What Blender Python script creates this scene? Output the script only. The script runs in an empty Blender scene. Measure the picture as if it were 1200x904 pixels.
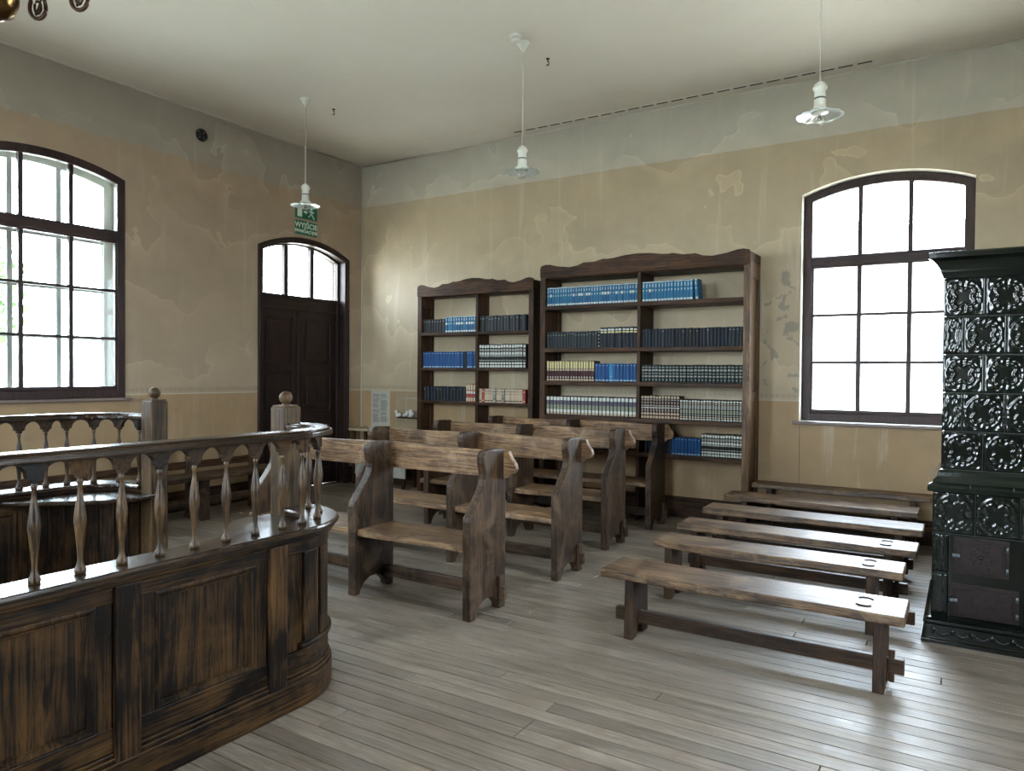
import bpy, math, random
from math import sin, cos, pi, radians, sqrt, atan2
from mathutils import Vector, Matrix

random.seed(7)
SC = bpy.context.scene
COL = SC.collection

# ------------------------------------------------------------------ camera
cam_data = bpy.data.cameras.new('camera')
cam = bpy.data.objects.new('camera', cam_data)
COL.objects.link(cam)
cam_data.sensor_width = 36.0
cam_data.sensor_fit = 'HORIZONTAL'
cam_data.lens = 850.55 / 1200 * 36.0
cam_data.clip_start = 0.05
cam_data.clip_end = 300
_yaw, _pit, _rol = -0.5596, -0.0165, 0.0081
_f = Vector((sin(_yaw) * cos(_pit), cos(_yaw) * cos(_pit), sin(_pit)))
_r = _f.cross(Vector((0, 0, 1))).normalized()
_u = _r.cross(_f)
_r2 = cos(_rol) * _r + sin(_rol) * _u
_u2 = -sin(_rol) * _r + cos(_rol) * _u
cam.matrix_world = Matrix(((_r2.x, _u2.x, -_f.x, 7.6895), (_r2.y, _u2.y, -_f.y, -8.0241),
                           (_r2.z, _u2.z, -_f.z, 1.62), (0, 0, 0, 1)))
SC.camera = cam

# ------------------------------------------------------------------ render look
SC.view_settings.view_transform = 'Standard'
SC.view_settings.look = 'None'
SC.view_settings.gamma = 1.0
SC.view_settings.use_curve_mapping = False
SC.view_settings.exposure = 1.36
SC.cycles.use_denoising = True
SC.cycles.max_bounces = 10
SC.cycles.diffuse_bounces = 6
SC.cycles.glossy_bounces = 4
SC.cycles.transparent_max_bounces = 24
SC.cycles.transmission_bounces = 6
SC.cycles.caustics_reflective = False
SC.cycles.caustics_refractive = False
SC.cycles.sample_clamp_indirect = 8.0

# ------------------------------------------------------------------ sky: bright overcast
SKY = 17.0
world = bpy.data.worlds.new('overcast_sky')
SC.world = world
world.use_nodes = True
_wn = world.node_tree
_wn.nodes.clear()
_wo = _wn.nodes.new('ShaderNodeOutputWorld')
_wb = _wn.nodes.new('ShaderNodeBackground')
_wr = _wn.nodes.new('ShaderNodeValToRGB')
_wt = _wn.nodes.new('ShaderNodeTexCoord')
_ws = _wn.nodes.new('ShaderNodeSeparateXYZ')
_wn.links.new(_wt.outputs['Generated'], _ws.inputs[0])
_wn.links.new(_ws.outputs['Z'], _wr.inputs[0])
_wr.color_ramp.elements[0].position = 0.0
_wr.color_ramp.elements[0].color = (0.92, 0.95, 1.02, 1)
_wr.color_ramp.elements[1].position = 0.9
_wr.color_ramp.elements[1].color = (0.80, 0.91, 1.10, 1)
_wn.links.new(_wr.outputs[0], _wb.inputs[0])
_wb.inputs[1].default_value = SKY
_wn.links.new(_wb.outputs[0], _wo.inputs[0])

# window positions: (s0, s1, sill z, spring z, rise)
WIN_LEFT = [(-5.17, -3.61, 1.33, 3.655, 0.14), (-8.70, -7.14, 1.33, 3.655, 0.14)]
DOOR_L = (-1.885, -0.288, 0.0, 3.25, 0.19)
WIN_BACK = [(6.21, 7.735, 1.15, 3.50, 0.15)]
WIN_RIGHT = [(-5.6, -4.05, 1.15, 3.5, 0.15)]
WIN_REAR_ADDED = [(1.6, 3.15, 1.15, 3.5, 0.15), (5.6, 7.15, 1.15, 3.5, 0.15)]  # unseen rear windows, added as extra daylight on the back wall
RX, RY, RZ = 10.2, -10.6, 4.685     # room extents: X 0..RX, Y RY..0, Z 0..RZ
WT = 0.48                            # wall thickness

def portal(name, loc, direction, w, h):
    # a daylight portal only steers sampling of the sky through the opening; it adds no light
    d = bpy.data.lights.new(name, 'AREA')
    d.shape = 'RECTANGLE'; d.size = w; d.size_y = h
    d.cycles.is_portal = True
    o = bpy.data.objects.new(name, d)
    o.location = loc
    o.rotation_euler = Vector(direction).to_track_quat('-Z', 'Y').to_euler()
    COL.objects.link(o)
for (a, b, z0, zs, ri) in WIN_LEFT + [(DOOR_L[0], DOOR_L[1], 2.6, 3.25, .19)]:
    portal('daylight_portal', (-WT - .06, (a + b) / 2, (z0 + zs + ri) / 2), (1, 0, 0), b - a, zs + ri - z0)
for (a, b, z0, zs, ri) in WIN_BACK:
    portal('daylight_portal', ((a + b) / 2, WT + .06, (z0 + zs + ri) / 2), (0, -1, 0), b - a, zs + ri - z0)
for (a, b, z0, zs, ri) in WIN_RIGHT:
    portal('daylight_portal', (RX + WT + .06, (a + b) / 2, (z0 + zs + ri) / 2), (-1, 0, 0), b - a, zs + ri - z0)
for (a, b, z0, zs, ri) in WIN_REAR_ADDED:
    portal('daylight_portal', ((a + b) / 2, RY - WT - .06, (z0 + zs + ri) / 2), (0, 1, 0), b - a, zs + ri - z0)

# ------------------------------------------------------------------ material helpers
class NT:
    def __init__(self, name):
        self.m = bpy.data.materials.new(name)
        self.m.use_nodes = True
        self.t = self.m.node_tree
        self.t.nodes.clear()
        self.out = self.t.nodes.new('ShaderNodeOutputMaterial')
    def n(self, kind, **kw):
        nd = self.t.nodes.new('ShaderNode' + kind)
        for k, v in kw.items():
            if k == 'ins':
                for a, b in v.items():
                    nd.inputs[a].default_value = b
            else:
                setattr(nd, k, v)
        return nd
    def l(self, a, b):
        self.t.links.new(a, b)
    def math(self, op, a, b=None, c=None, clamp=False):
        nd = self.n('Math', operation=op, use_clamp=clamp)
        for i, v in enumerate((a, b, c)):
            if v is None: continue
            if hasattr(v, 'node'): self.l(v, nd.inputs[i])
            else: nd.inputs[i].default_value = v
        return nd.outputs[0]
    def mix(self, fac, a, b, mode='MIX'):
        nd = self.n('Mix', data_type='RGBA', blend_type=mode)
        for sock, v in ((nd.inputs[0], fac), (nd.inputs[6], a), (nd.inputs[7], b)):
            if hasattr(v, 'node'): self.l(v, sock)
            else: sock.default_value = v if not isinstance(v, tuple) else (*v[:3], 1)
        return nd.outputs[2]
    def ramp(self, fac, stops, interp='LINEAR'):
        nd = self.n('ValToRGB')
        nd.color_ramp.interpolation = interp
        el = nd.color_ramp.elements
        while len(el) < len(stops): el.new(0.5)
        for e, (p, c) in zip(el, stops):
            e.position = p
            e.color = (*c[:3], 1) if isinstance(c, tuple) else (c, c, c, 1)
        self.l(fac, nd.inputs[0])
        return nd.outputs[0]
    def noise(self, vec, scale, detail=4, rough=.55, dist=0.0):
        nd = self.n('TexNoise', ins={'Scale': scale, 'Detail': detail, 'Roughness': rough, 'Distortion': dist})
        if vec is not None: self.l(vec, nd.inputs['Vector'])
        return nd.outputs[0]
    def bsdf(self, color, rough, bump=None, bstr=.3, bdist=.002, **kw):
        p = self.n('BsdfPrincipled')
        for sock, v in ((p.inputs['Base Color'], color), (p.inputs['Roughness'], rough)):
            if hasattr(v, 'node'): self.l(v, sock)
            else: sock.default_value = (*v[:3], 1) if isinstance(v, tuple) else v
        for k, v in kw.items():
            p.inputs[k.replace('_', ' ')].default_value = v
        if bump is not None:
            b = self.n('Bump', ins={'Strength': bstr, 'Distance': bdist})
            self.l(bump, b.inputs['Height'])
            self.l(b.outputs[0], p.inputs['Normal'])
        self.l(p.outputs[0], self.out.inputs[0])
        return p

def simple(name, color, rough=.5, metallic=0.0, noise=0.0, nscale=30, **kw):
    t = NT(name)
    if noise:
        tc = t.n('TexCoord')
        f = t.noise(tc.outputs['Object'], nscale, 5)
        c = t.ramp(f, [(.3, tuple(x * (1 - noise) for x in color)), (.7, tuple(min(1, x * (1 + noise)) for x in color))])
        p = t.bsdf(c, rough, f, .2, .001, **kw)
    else:
        p = t.bsdf(color, rough, **kw)
    p.inputs['Metallic'].default_value = metallic
    return t.m

def wood(name, dark, light, axis='X', rough=(.35, .6), grain=1.0, bump=.5, wear=None, contrast=(.32, .68), spec=.5, var=.25, blotch=.45):
    """aged wood: long grain along axis, pores, rings, per-object offset"""
    t = NT(name)
    tc = t.n('TexCoord'); oi = t.n('ObjectInfo')
    off = t.n('CombineXYZ')
    r = oi.outputs['Random']
    t.l(t.math('MULTIPLY', r, 17.3), off.inputs[0]); t.l(t.math('MULTIPLY', r, 31.7), off.inputs[1]); t.l(t.math('MULTIPLY', r, 11.9), off.inputs[2])
    add = t.n('VectorMath', operation='ADD')
    t.l(tc.outputs['Object'], add.inputs[0]); t.l(off.outputs[0], add.inputs[1])
    def mapped(long, cross):
        mp = t.n('Mapping')
        s = {'X': (long, cross, cross), 'Y': (cross, long, cross), 'Z': (cross, cross, long)}[axis]
        mp.inputs['Scale'].default_value = s
        t.l(add.outputs[0], mp.inputs['Vector'])
        return mp.outputs[0]
    g1 = t.noise(mapped(1.1 * grain, 16 * grain), 1.0, 5, .6, 1.2)
    g2 = t.noise(mapped(3.0 * grain, 110 * grain), 1.0, 3, .6, .3)
    big = t.noise(add.outputs[0], 3.2, 4, .6, .6)
    rings = t.math('FRACT', t.math('MULTIPLY', g1, 7.0))
    rings = t.math('ABSOLUTE', t.math('SUBTRACT', rings, .5))
    v = t.math('ADD', t.math('MULTIPLY', g1, .45), t.math('MULTIPLY', rings, .35))
    v = t.math('ADD', v, t.math('MULTIPLY', t.math('SUBTRACT', g2, .5), .55))
    v = t.math('ADD', v, .125)
    v = t.math('ADD', v, t.math('MULTIPLY', t.math('SUBTRACT', big, .5), blotch))
    lo, hi = contrast
    c = t.ramp(v, [(lo - .12, tuple(x * .55 for x in dark)), (lo, dark), ((lo + hi) / 2, tuple((a + b) / 2 for a, b in zip(dark, light))), (hi, light)])
    hv = t.math('ADD', t.math('MULTIPLY', r, var * 2), 1 - var)
    hs = t.n('HueSaturation'); t.l(hv, hs.inputs['Value']); t.l(c, hs.inputs['Color'])
    c = hs.outputs[0]
    if wear:
        wn = t.noise(add.outputs[0], 5.0, 6, .7, .8)
        wf = t.ramp(wn, [(.52, 0.0), (.66, 1.0)])
        c = t.mix(t.math('MULTIPLY', wf, wear[1]), c, wear[0])
    ro = t.ramp(big, [(.3, rough[0]), (.7, rough[1])])
    bm = t.math('ADD', t.math('MULTIPLY', g2, .6), t.math('MULTIPLY', rings, .4))
    p = t.bsdf(c, ro, bm, bump, .003)
    p.inputs['Specular IOR Level'].default_value = spec
    return t.m

M = {}
def woods(key, name, *a, **k):
    for ax in 'XYZ':
        M[key + ax] = wood(name + '_' + ax.lower(), *a, axis=ax, **k)
woods('case', 'brown_stained_pine', (.016, .0075, .0035), (.090, .043, .019), rough=(.42, .6), bump=.3, var=.1, spec=.2)
woods('pew', 'worn_oiled_pine', (.066, .034, .015), (.300, .180, .088), rough=(.38, .55), spec=.35, bump=.45, contrast=(.34, .64), wear=((.34, .25, .16), .4), var=.12)
woods('pewdark', 'dark_stained_pine', (.013, .0068, .0034), (.100, .055, .026), rough=(.38, .55), spec=.32, bump=.45, contrast=(.34, .70), wear=((.16, .105, .06), .4), var=.15)
woods('bench', 'old_bench_pine', (.036, .018, .008), (.205, .120, .056), rough=(.36, .54), spec=.4, bump=.6, contrast=(.36, .64), wear=((.27, .18, .095), .35), var=.1)
woods('benchleg', 'bench_leg_pine', (.016, .008, .004), (.075, .039, .018), rough=(.42, .6), spec=.3, bump=.35, var=.15)
woods('oak', 'dark_waxed_oak', (.0045, .0022, .0009), (.082, .040, .0115), rough=(.42, .62), spec=.15, bump=.30, contrast=(.34, .80), var=.12, blotch=.9)
woods('oaktop', 'polished_oak_cap', (.010, .0062, .004), (.050, .028, .014), rough=(.15, .27), bump=.12, var=.05)
woods('spindle', 'turned_oak', (.010, .0052, .0022), (.105, .057, .018), rough=(.32, .48), spec=.3, bump=.3, var=.15)
woods('post', 'newel_post_oak', (.018, .011, .005), (.120, .071, .030), rough=(.4, .55), bump=.3, var=.05, spec=.22)
woods('side', 'case_pine_painted_lit', (.050, .026, .012), (.210, .125, .062), rough=(.4, .55), bump=.3, var=.05, spec=.3)  # case wood with the light on its right side put into the colour
woods('door', 'dark_red_brown_door', (.012, .006, .005), (.034, .0165, .0125), rough=(.38, .5), bump=.2, var=.05, spec=.3)
woods('frame', 'brown_window_frame', (.018, .0095, .0095), (.052, .027, .024), rough=(.38, .5), bump=.2, var=.05, spec=.3)
woods('floor', 'weathered_floor_board', (.105, .082, .060), (.285, .238, .188), rough=(.34, .54), bump=.4, contrast=(.22, .78), wear=((.150, .110, .074), .55), var=.2, spec=.42)

# wall paint: bands of colour set by height on the wall
def wall_material(name, mid, low, top, stain_axis):
    t = NT(name)
    g = t.n('NewGeometry'); sp = t.n('SeparateXYZ'); t.l(g.outputs['Position'], sp.inputs[0])
    pos = g.outputs['Position']; z = sp.outputs['Z']; s = sp.outputs[stain_axis]
    n1 = t.noise(pos, .7, 5, .6, .5); n2 = t.noise(pos, 3.5, 6, .65, .6); n3 = t.noise(pos, 38, 4, .6)
    zj = t.math('ADD', z, t.math('MULTIPLY', t.math('SUBTRACT', n2, .5), .03))
    is_low = t.math('LESS_THAN', z, 1.352)
    is_top = t.math('GREATER_THAN', zj, 4.071)
    var = t.math('ADD', t.math('MULTIPLY', n1, .6), t.math('MULTIPLY', n2, .4))
    midc = t.ramp(var, [(.3, tuple(x * .86 for x in mid)), (.5, mid), (.72, tuple(min(1, x * 1.12) for x in mid))])
    lowc = t.ramp(var, [(.3, tuple(x * .8 for x in low)), (.7, tuple(x * 1.15 for x in low))])
    topc = t.ramp(var, [(.3, tuple(x * .84 for x in top)), (.7, tuple(x * 1.08 for x in top))])
    c = t.mix(is_low, midc, lowc)
    c = t.mix(is_top, c, topc)
    # mended plaster: tide lines with a pale scalloped upper edge that fades downwards
    nl = t.noise(pos, 1.15, 3, .5, .2); nm = t.noise(pos, 4.5, 3, .5, .0)
    ph = t.math('ADD', t.math('MULTIPLY', z, 1.25), t.math('ADD', t.math('MULTIPLY', nl, 3.2), t.math('MULTIPLY', nm, .38)))
    saw = t.math('FRACT', ph)
    edge = t.ramp(saw, [(0.0, 0.0), (.45, 0.0), (.955, .55), (.975, 1.0), (.992, 1.0), (.998, 0.0)])
    mask = t.ramp(t.noise(pos, 1.0, 2, .5), [(.38, 0.0), (.54, 1.0)])
    upper = t.math('GREATER_THAN', z, 1.44)
    ef = t.math('MULTIPLY', t.math('MULTIPLY', edge, mask), t.math('MULTIPLY', upper, .85))
    c = t.mix(ef, c, t.mix(is_top, tuple(min(1, x * 1.32) for x in mid), tuple(min(1, x * 1.3) for x in top)))
    # vertical drip marks
    mp2 = t.n('Mapping'); mp2.inputs['Scale'].default_value = (7, 7, .55); t.l(pos, mp2.inputs['Vector'])
    dr = t.ramp(t.noise(mp2.outputs[0], 1.0, 4, .6, .4), [(.58, 0.0), (.68, 1.0)])
    c = t.mix(t.math('MULTIPLY', dr, .24), c, tuple(min(1, x * 1.3) for x in top))
    # dado: stencilled border printed just above the ochre, and the pale line under it
    band = t.math('MULTIPLY', t.math('GREATER_THAN', z, 1.385), t.math('LESS_THAN', z, 1.428))
    mo = t.math('PINGPONG', t.math('MULTIPLY', s, 1.0), .028)
    zz = t.math('ABSOLUTE', t.math('SUBTRACT', z, 1.4065))
    motif = t.math('LESS_THAN', t.math('ABSOLUTE', t.math('SUBTRACT', t.math('ADD', mo, zz), .021)), .0052)
    dots = t.math('LESS_THAN', t.math('ADD', mo, zz), .008)
    motif = t.math('MAXIMUM', motif, dots)
    worn = t.ramp(n3, [(.4, .35), (.6, 1.0)])
    c = t.mix(t.math('MULTIPLY', t.math('MULTIPLY', motif, band), t.math('MULTIPLY', worn, .6)), c, (.13, .12, .09))
    line = t.math('MULTIPLY', t.math('GREATER_THAN', z, 1.352), t.math('LESS_THAN', z, 1.366))
    c = t.mix(t.math('MULTIPLY', line, .5), c, (.50, .47, .38))
    # bare plaster where paint has flaked (low on the back wall beside the window)
    if stain_axis == 'X':
        bx = t.math('MULTIPLY', t.math('GREATER_THAN', s, 5.84), t.math('LESS_THAN', s, 6.2))
        bz = t.math('MULTIPLY', t.math('GREATER_THAN', z, 1.44), t.math('LESS_THAN', z, 2.9))
        fl = t.math('GREATER_THAN', t.noise(pos, 5.2, 5, .6, .5), .585)
        c = t.mix(t.math('MULTIPLY', t.math('MULTIPLY', bx, bz), t.math('MULTIPLY', fl, .7)), c, (.20, .20, .17))
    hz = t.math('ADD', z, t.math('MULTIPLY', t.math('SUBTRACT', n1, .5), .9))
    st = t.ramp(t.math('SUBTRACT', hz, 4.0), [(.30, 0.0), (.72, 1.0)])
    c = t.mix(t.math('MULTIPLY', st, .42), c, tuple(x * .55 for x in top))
    t.bsdf(c, .62, t.math('ADD', t.math('MULTIPLY', n2, .8), t.math('MULTIPLY', n3, .2)), .35, .008)
    return t.m
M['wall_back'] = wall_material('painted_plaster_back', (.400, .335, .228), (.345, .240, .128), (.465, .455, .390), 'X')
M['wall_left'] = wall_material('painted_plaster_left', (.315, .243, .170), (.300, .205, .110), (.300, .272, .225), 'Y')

def ceiling_material():
    t = NT('limewashed_ceiling')
    g = t.n('NewGeometry')
    n1 = t.noise(g.outputs['Position'], .6, 4, .55, .4); n2 = t.noise(g.outputs['Position'], 14, 5, .6)
    c = t.ramp(n1, [(.3, (.74, .715, .64)), (.7, (.80, .78, .71))])
    sp = t.n('SeparateXYZ'); t.l(g.outputs['Position'], sp.inputs[0])
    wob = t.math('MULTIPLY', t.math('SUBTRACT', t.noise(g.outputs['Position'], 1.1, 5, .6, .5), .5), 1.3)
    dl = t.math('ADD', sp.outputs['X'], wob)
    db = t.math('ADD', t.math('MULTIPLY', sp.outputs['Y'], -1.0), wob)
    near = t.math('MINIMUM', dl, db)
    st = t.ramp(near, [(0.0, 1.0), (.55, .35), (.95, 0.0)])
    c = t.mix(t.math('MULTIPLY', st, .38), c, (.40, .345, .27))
    t.bsdf(c, .8, n2, .15, .004)
    return t.m
M['ceiling'] = ceiling_material()
M['reveal'] = simple('limewashed_reveal', (.60, .58, .50), .7, noise=.08, nscale=6)
M['outside_wall'] = simple('outside_brick', (.30, .16, .11), .8, noise=.2, nscale=8)

def glass_material(name, tint=(1, 1, 1), refl=.35):
    t = NT(name)
    tr = t.n('BsdfTransparent'); tr.inputs[0].default_value = (*tint, 1)
    gl = t.n('BsdfGlossy', ins={'Roughness': .02})
    fr = t.n('Fresnel', ins={'IOR': 1.45})
    mx = t.n('MixShader')
    t.l(t.math('MULTIPLY', fr.outputs[0], refl), mx.inputs[0])
    t.l(tr.outputs[0], mx.inputs[1]); t.l(gl.outputs[0], mx.inputs[2]); t.l(mx.outputs[0], t.out.inputs[0])
    return t.m
M['glass'] = glass_material('window_glass', (.93, .97, .97))
def milky_glass(name, tint, milk, refl):
    t = NT(name)
    tr = t.n('BsdfTransparent'); tr.inputs[0].default_value = (*tint, 1)
    df = t.n('BsdfDiffuse'); df.inputs[0].default_value = (.85, .9, .9, 1)
    tl = t.n('BsdfTranslucent'); tl.inputs[0].default_value = (.85, .9, .9, 1)
    gl = t.n('BsdfGlossy', ins={'Roughness': .04})
    a = t.n('MixShader', ins={0: .5}); t.l(df.outputs[0], a.inputs[1]); t.l(tl.outputs[0], a.inputs[2])
    b = t.n('MixShader', ins={0: milk}); t.l(tr.outputs[0], b.inputs[1]); t.l(a.outputs[0], b.inputs[2])
    c = t.n('MixShader', ins={0: refl}); t.l(b.outputs[0], c.inputs[1]); t.l(gl.outputs[0], c.inputs[2])
    t.l(c.outputs[0], t.out.inputs[0])
    return t.m
M['lamp_glass'] = milky_glass('pressed_lamp_glass', (.92, .96, .97), .30, .12)
M['bulb'] = milky_glass('bulb_glass', (.95, .95, .93), .06, .10)

M['porcelain'] = simple('white_porcelain', (.62, .66, .62), .3)
M['white_plastic'] = simple('white_plastic', (.66, .68, .64), .4)
M['cord'] = simple('cream_cord', (.52, .52, .46), .6)
M['dark_metal'] = simple('dark_iron', (.02, .019, .018), .45, .6, noise=.3, nscale=40)
M['steel_grey'] = simple('grey_band', (.10, .12, .13), .4, .5)
M['brass'] = simple('aged_brass', (.23, .135, .055), .22, 1.0, noise=.25, nscale=12)
M['brass_dark'] = simple('tarnished_brass', (.07, .045, .028), .35, .9)
M['frame_light'] = simple('outer_casement_paint', (.62, .63, .62), .55, noise=.1, nscale=5)
M['sill_top'] = simple('painted_sill', (.16, .12, .11), .25)
M['paper'] = simple('book_pages', (.55, .49, .36), .8, noise=.1, nscale=90)
M['sign_green'] = simple('sign_green', (.006, .115, .062), .35)
M['sign_white'] = simple('sign_white', (.62, .72, .66), .4)
M['panel_grey'] = simple('printed_panel', (.40, .40, .34), .5, noise=.05, nscale=9)
M['ink'] = simple('grey_print', (.16, .16, .14), .6)
M['petal'] = simple('white_petal', (.62, .64, .62), .6, noise=.1, nscale=40)
M['leaf'] = simple('dry_green_leaf', (.05, .07, .04), .6)
M['table_pale'] = simple('pale_painted_board', (.32, .26, .165), .5, noise=.08, nscale=10)
M['subfloor'] = simple('dark_gap', (.012, .010, .008), .9)
M['trim_pale'] = simple('pale_edging', (.42, .40, .33), .6)
M['slot'] = simple('dark_slot', (.008, .008, .008), .9)
M['soot_strip'] = simple('grille_strip', (.30, .29, .25), .6, noise=.15, nscale=14)

def stove_glaze(name, c0, c1, rough=.11):
    t = NT(name)
    tc = t.n('TexCoord'); oi = t.n('ObjectInfo')
    n = t.noise(tc.outputs['Object'], 9, 5, .6, .5); n2 = t.noise(tc.outputs['Object'], 60, 3)
    c = t.ramp(n, [(.35, c0), (.7, c1)])
    hs = t.n('HueSaturation'); t.l(t.math('ADD', t.math('MULTIPLY', oi.outputs['Random'], .7), .65), hs.inputs['Value']); t.l(c, hs.inputs['Color'])
    p = t.bsdf(hs.outputs[0], rough, n2, .12, .002)
    p.inputs['Specular IOR Level'].default_value = .5
    p.inputs['Coat Weight'].default_value = .0
    p.inputs['Coat Roughness'].default_value = .08
    return t.m
M['glaze'] = stove_glaze('green_black_glaze', (.0015, .0030, .0023), (.0055, .0090, .0066))
M['mortar'] = simple('dark_mortar', (.030, .036, .030), .7)
M['stove_iron'] = simple('brown_cast_iron', (.018, .012, .0105), .42, .5, noise=.4, nscale=50)

# ------------------------------------------------------------------ mesh helpers
class MB:
    """collects shapes and links them as ONE mesh object"""
    def __init__(self):
        self.v = []; self.f = []; self.mi = []; self.sm = []
    def add(self, vs, fs, mi=0, smooth=False):
        k = len(self.v)
        self.v += [tuple(p) for p in vs]
        for f in fs:
            self.f.append(tuple(i + k for i in f)); self.mi.append(mi); self.sm.append(smooth)
        return self
    def box(self, x0, x1, y0, y1, z0, z1, mi=0):
        vs = [(x0, y0, z0), (x1, y0, z0), (x1, y1, z0), (x0, y1, z0), (x0, y0, z1), (x1, y0, z1), (x1, y1, z1), (x0, y1, z1)]
        return self.add(vs, [(0, 3, 2, 1), (4, 5, 6, 7), (0, 1, 5, 4), (1, 2, 6, 5), (2, 3, 7, 6), (3, 0, 4, 7)], mi)
    def prism(self, pts, a0, a1, axis='X', mi=0, smooth=False):
        """polygon pts extruded along axis from a0 to a1; axis X: pts=(y,z); Y: (x,z); Z: (x,y)"""
        n = len(pts)
        def mk(p, a):
            return {'X': (a, p[0], p[1]), 'Y': (p[0], a, p[1]), 'Z': (p[0], p[1], a)}[axis]
        vs = [mk(p, a0) for p in pts] + [mk(p, a1) for p in pts]
        ar = sum(pts[i][0] * pts[(i + 1) % n][1] - pts[(i + 1) % n][0] * pts[i][1] for i in range(n))
        flip = (ar < 0) ^ (axis == 'Y')
        caps = [tuple(range(n))[::-1], tuple(range(n, 2 * n))]
        sides = [(i, (i + 1) % n, n + (i + 1) % n, n + i) for i in range(n)]
        if flip:
            caps = [c[::-1] for c in caps]; sides = [s[::-1] for s in sides]
        k = len(self.v)
        self.v += vs
        for c in caps: self.f.append(tuple(i + k for i in c)); self.mi.append(mi); self.sm.append(False)
        for s in sides: self.f.append(tuple(i + k for i in s)); self.mi.append(mi); self.sm.append(smooth)
        return self
    def lathe(self, prof, n=16, c=(0, 0, 0), mi=0, smooth=True, phase=0.0):
        """prof: list of (r, z)"""
        vs = []; fs = []
        for r, z in prof:
            for i in range(n):
                a = 2 * pi * i / n + phase
                vs.append((c[0] + r * cos(a), c[1] + r * sin(a), c[2] + z))
        m = len(prof)
        up = prof[-1][1] >= prof[0][1]
        for j in range(m - 1):
            for i in range(n):
                q = (j * n + i, j * n + (i + 1) % n, (j + 1) * n + (i + 1) % n, (j + 1) * n + i)
                fs.append(q if up else q[::-1])
        if prof[0][0] > 1e-5: fs.append(tuple(range(n))[::-1] if up else tuple(range(n)))
        if prof[-1][0] > 1e-5: fs.append(tuple(range((m - 1) * n, m * n)) if up else tuple(range((m - 1) * n, m * n))[::-1])
        return self.add(vs, fs, mi, smooth)
    def tube(self, pts, r, n=8, mi=0):
        pts = [Vector(p) for p in pts]
        rs = r if isinstance(r, (list, tuple)) else [r] * len(pts)
        vs = []; up = Vector((0, 0, 1))
        for i, p in enumerate(pts):
            d = (pts[min(i + 1, len(pts) - 1)] - pts[max(i - 1, 0)]).normalized()
            ref = up if abs(d.z) < .95 else Vector((1, 0, 0))
            a = d.cross(ref).normalized(); b = d.cross(a).normalized()
            for k in range(n):
                t = 2 * pi * k / n
                vs.append(p + rs[i] * (cos(t) * a + sin(t) * b))
        fs = []
        for i in range(len(pts) - 1):
            for k in range(n):
                fs.append((i * n + k, (i + 1) * n + k, (i + 1) * n + (k + 1) % n, i * n + (k + 1) % n))
        fs.append(tuple(range(n))); fs.append(tuple(range((len(pts) - 1) * n, len(pts) * n))[::-1])
        return self.add(vs, fs, mi, True)
    def sphere(self, c, r, n=14, m=9, mi=0, sz=1.0):
        prof = [(max(1e-6, r * sin(pi * j / m)), -r * sz * cos(pi * j / m)) for j in range(m + 1)]
        prof[0] = (1e-6, prof[0][1]); prof[-1] = (1e-6, prof[-1][1])
        return self.lathe(prof, n, c, mi)
    def mesh(self, name, mats):
        me = bpy.data.meshes.new(name)
        me.from_pydata(self.v, [], self.f)
        for m in (mats if isinstance(mats, (list, tuple)) else [mats]):
            me.materials.append(M[m] if isinstance(m, str) else m)
        me.polygons.foreach_set('material_index', self.mi)
        me.polygons.foreach_set('use_smooth', self.sm)
        me.update()
        return me
    def obj(self, name, mats, parent=None, loc=(0, 0, 0), bevel=0, seg=2, rot=None):
        o = bpy.data.objects.new(name, self.mesh(name, mats))
        COL.objects.link(o)
        o.location = loc
        if rot: o.rotation_euler = rot
        if parent: o.parent = parent
        if bevel:
            b = o.modifiers.new('bevel', 'BEVEL'); b.width = bevel; b.segments = seg; b.limit_method = 'ANGLE'; b.angle_limit = radians(40)
            b.harden_normals = False
        return o

def place(name, me, parent, loc=(0, 0, 0), rot=None, like=None):
    o = bpy.data.objects.new(name, me); COL.objects.link(o); o.location = loc
    if rot: o.rotation_euler = rot
    if parent: o.parent = parent
    return o

def thing(name, label, cat, loc=(0, 0, 0), rotz=0, group=None):
    o = bpy.data.objects.new(name, None); COL.objects.link(o)
    o.empty_display_size = .1
    o.location = loc; o.rotation_euler = (0, 0, rotz)
    tag(o, label, cat, group)
    return o
def tag(o, label, cat, group=None, kind=None):
    if label: o['label'] = label
    if cat: o['category'] = cat
    if group: o['group'] = group
    if kind: o['kind'] = kind
    return o
def structure(o, label=None, cat=None):
    o['kind'] = 'structure'
    if label: o['label'] = label
    if cat: o['category'] = cat
    return o
def children(o): return [c for c in bpy.data.objects if c.parent == o]
def dup(root, loc, label, rotz=None, kids=None):
    r = root.copy(); COL.objects.link(r); r.location = loc
    r['label'] = label
    if rotz is not None: r.rotation_euler = (0, 0, rotz)
    for ch in (kids or children(root)):
        c = ch.copy(); COL.objects.link(c); c.parent = r
        for g in children(ch):
            d = g.copy(); COL.objects.link(d); d.parent = c
    return r

def arch_z(s, s0, s1, zs, rise):
    """height of a segmental arch of the given rise at s"""
    c = (s0 + s1) / 2; h = (s1 - s0) / 2
    R = (h * h + rise * rise) / (2 * rise)
    return zs + rise - R + sqrt(max(0, R * R - (s - c) ** 2))

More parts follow.
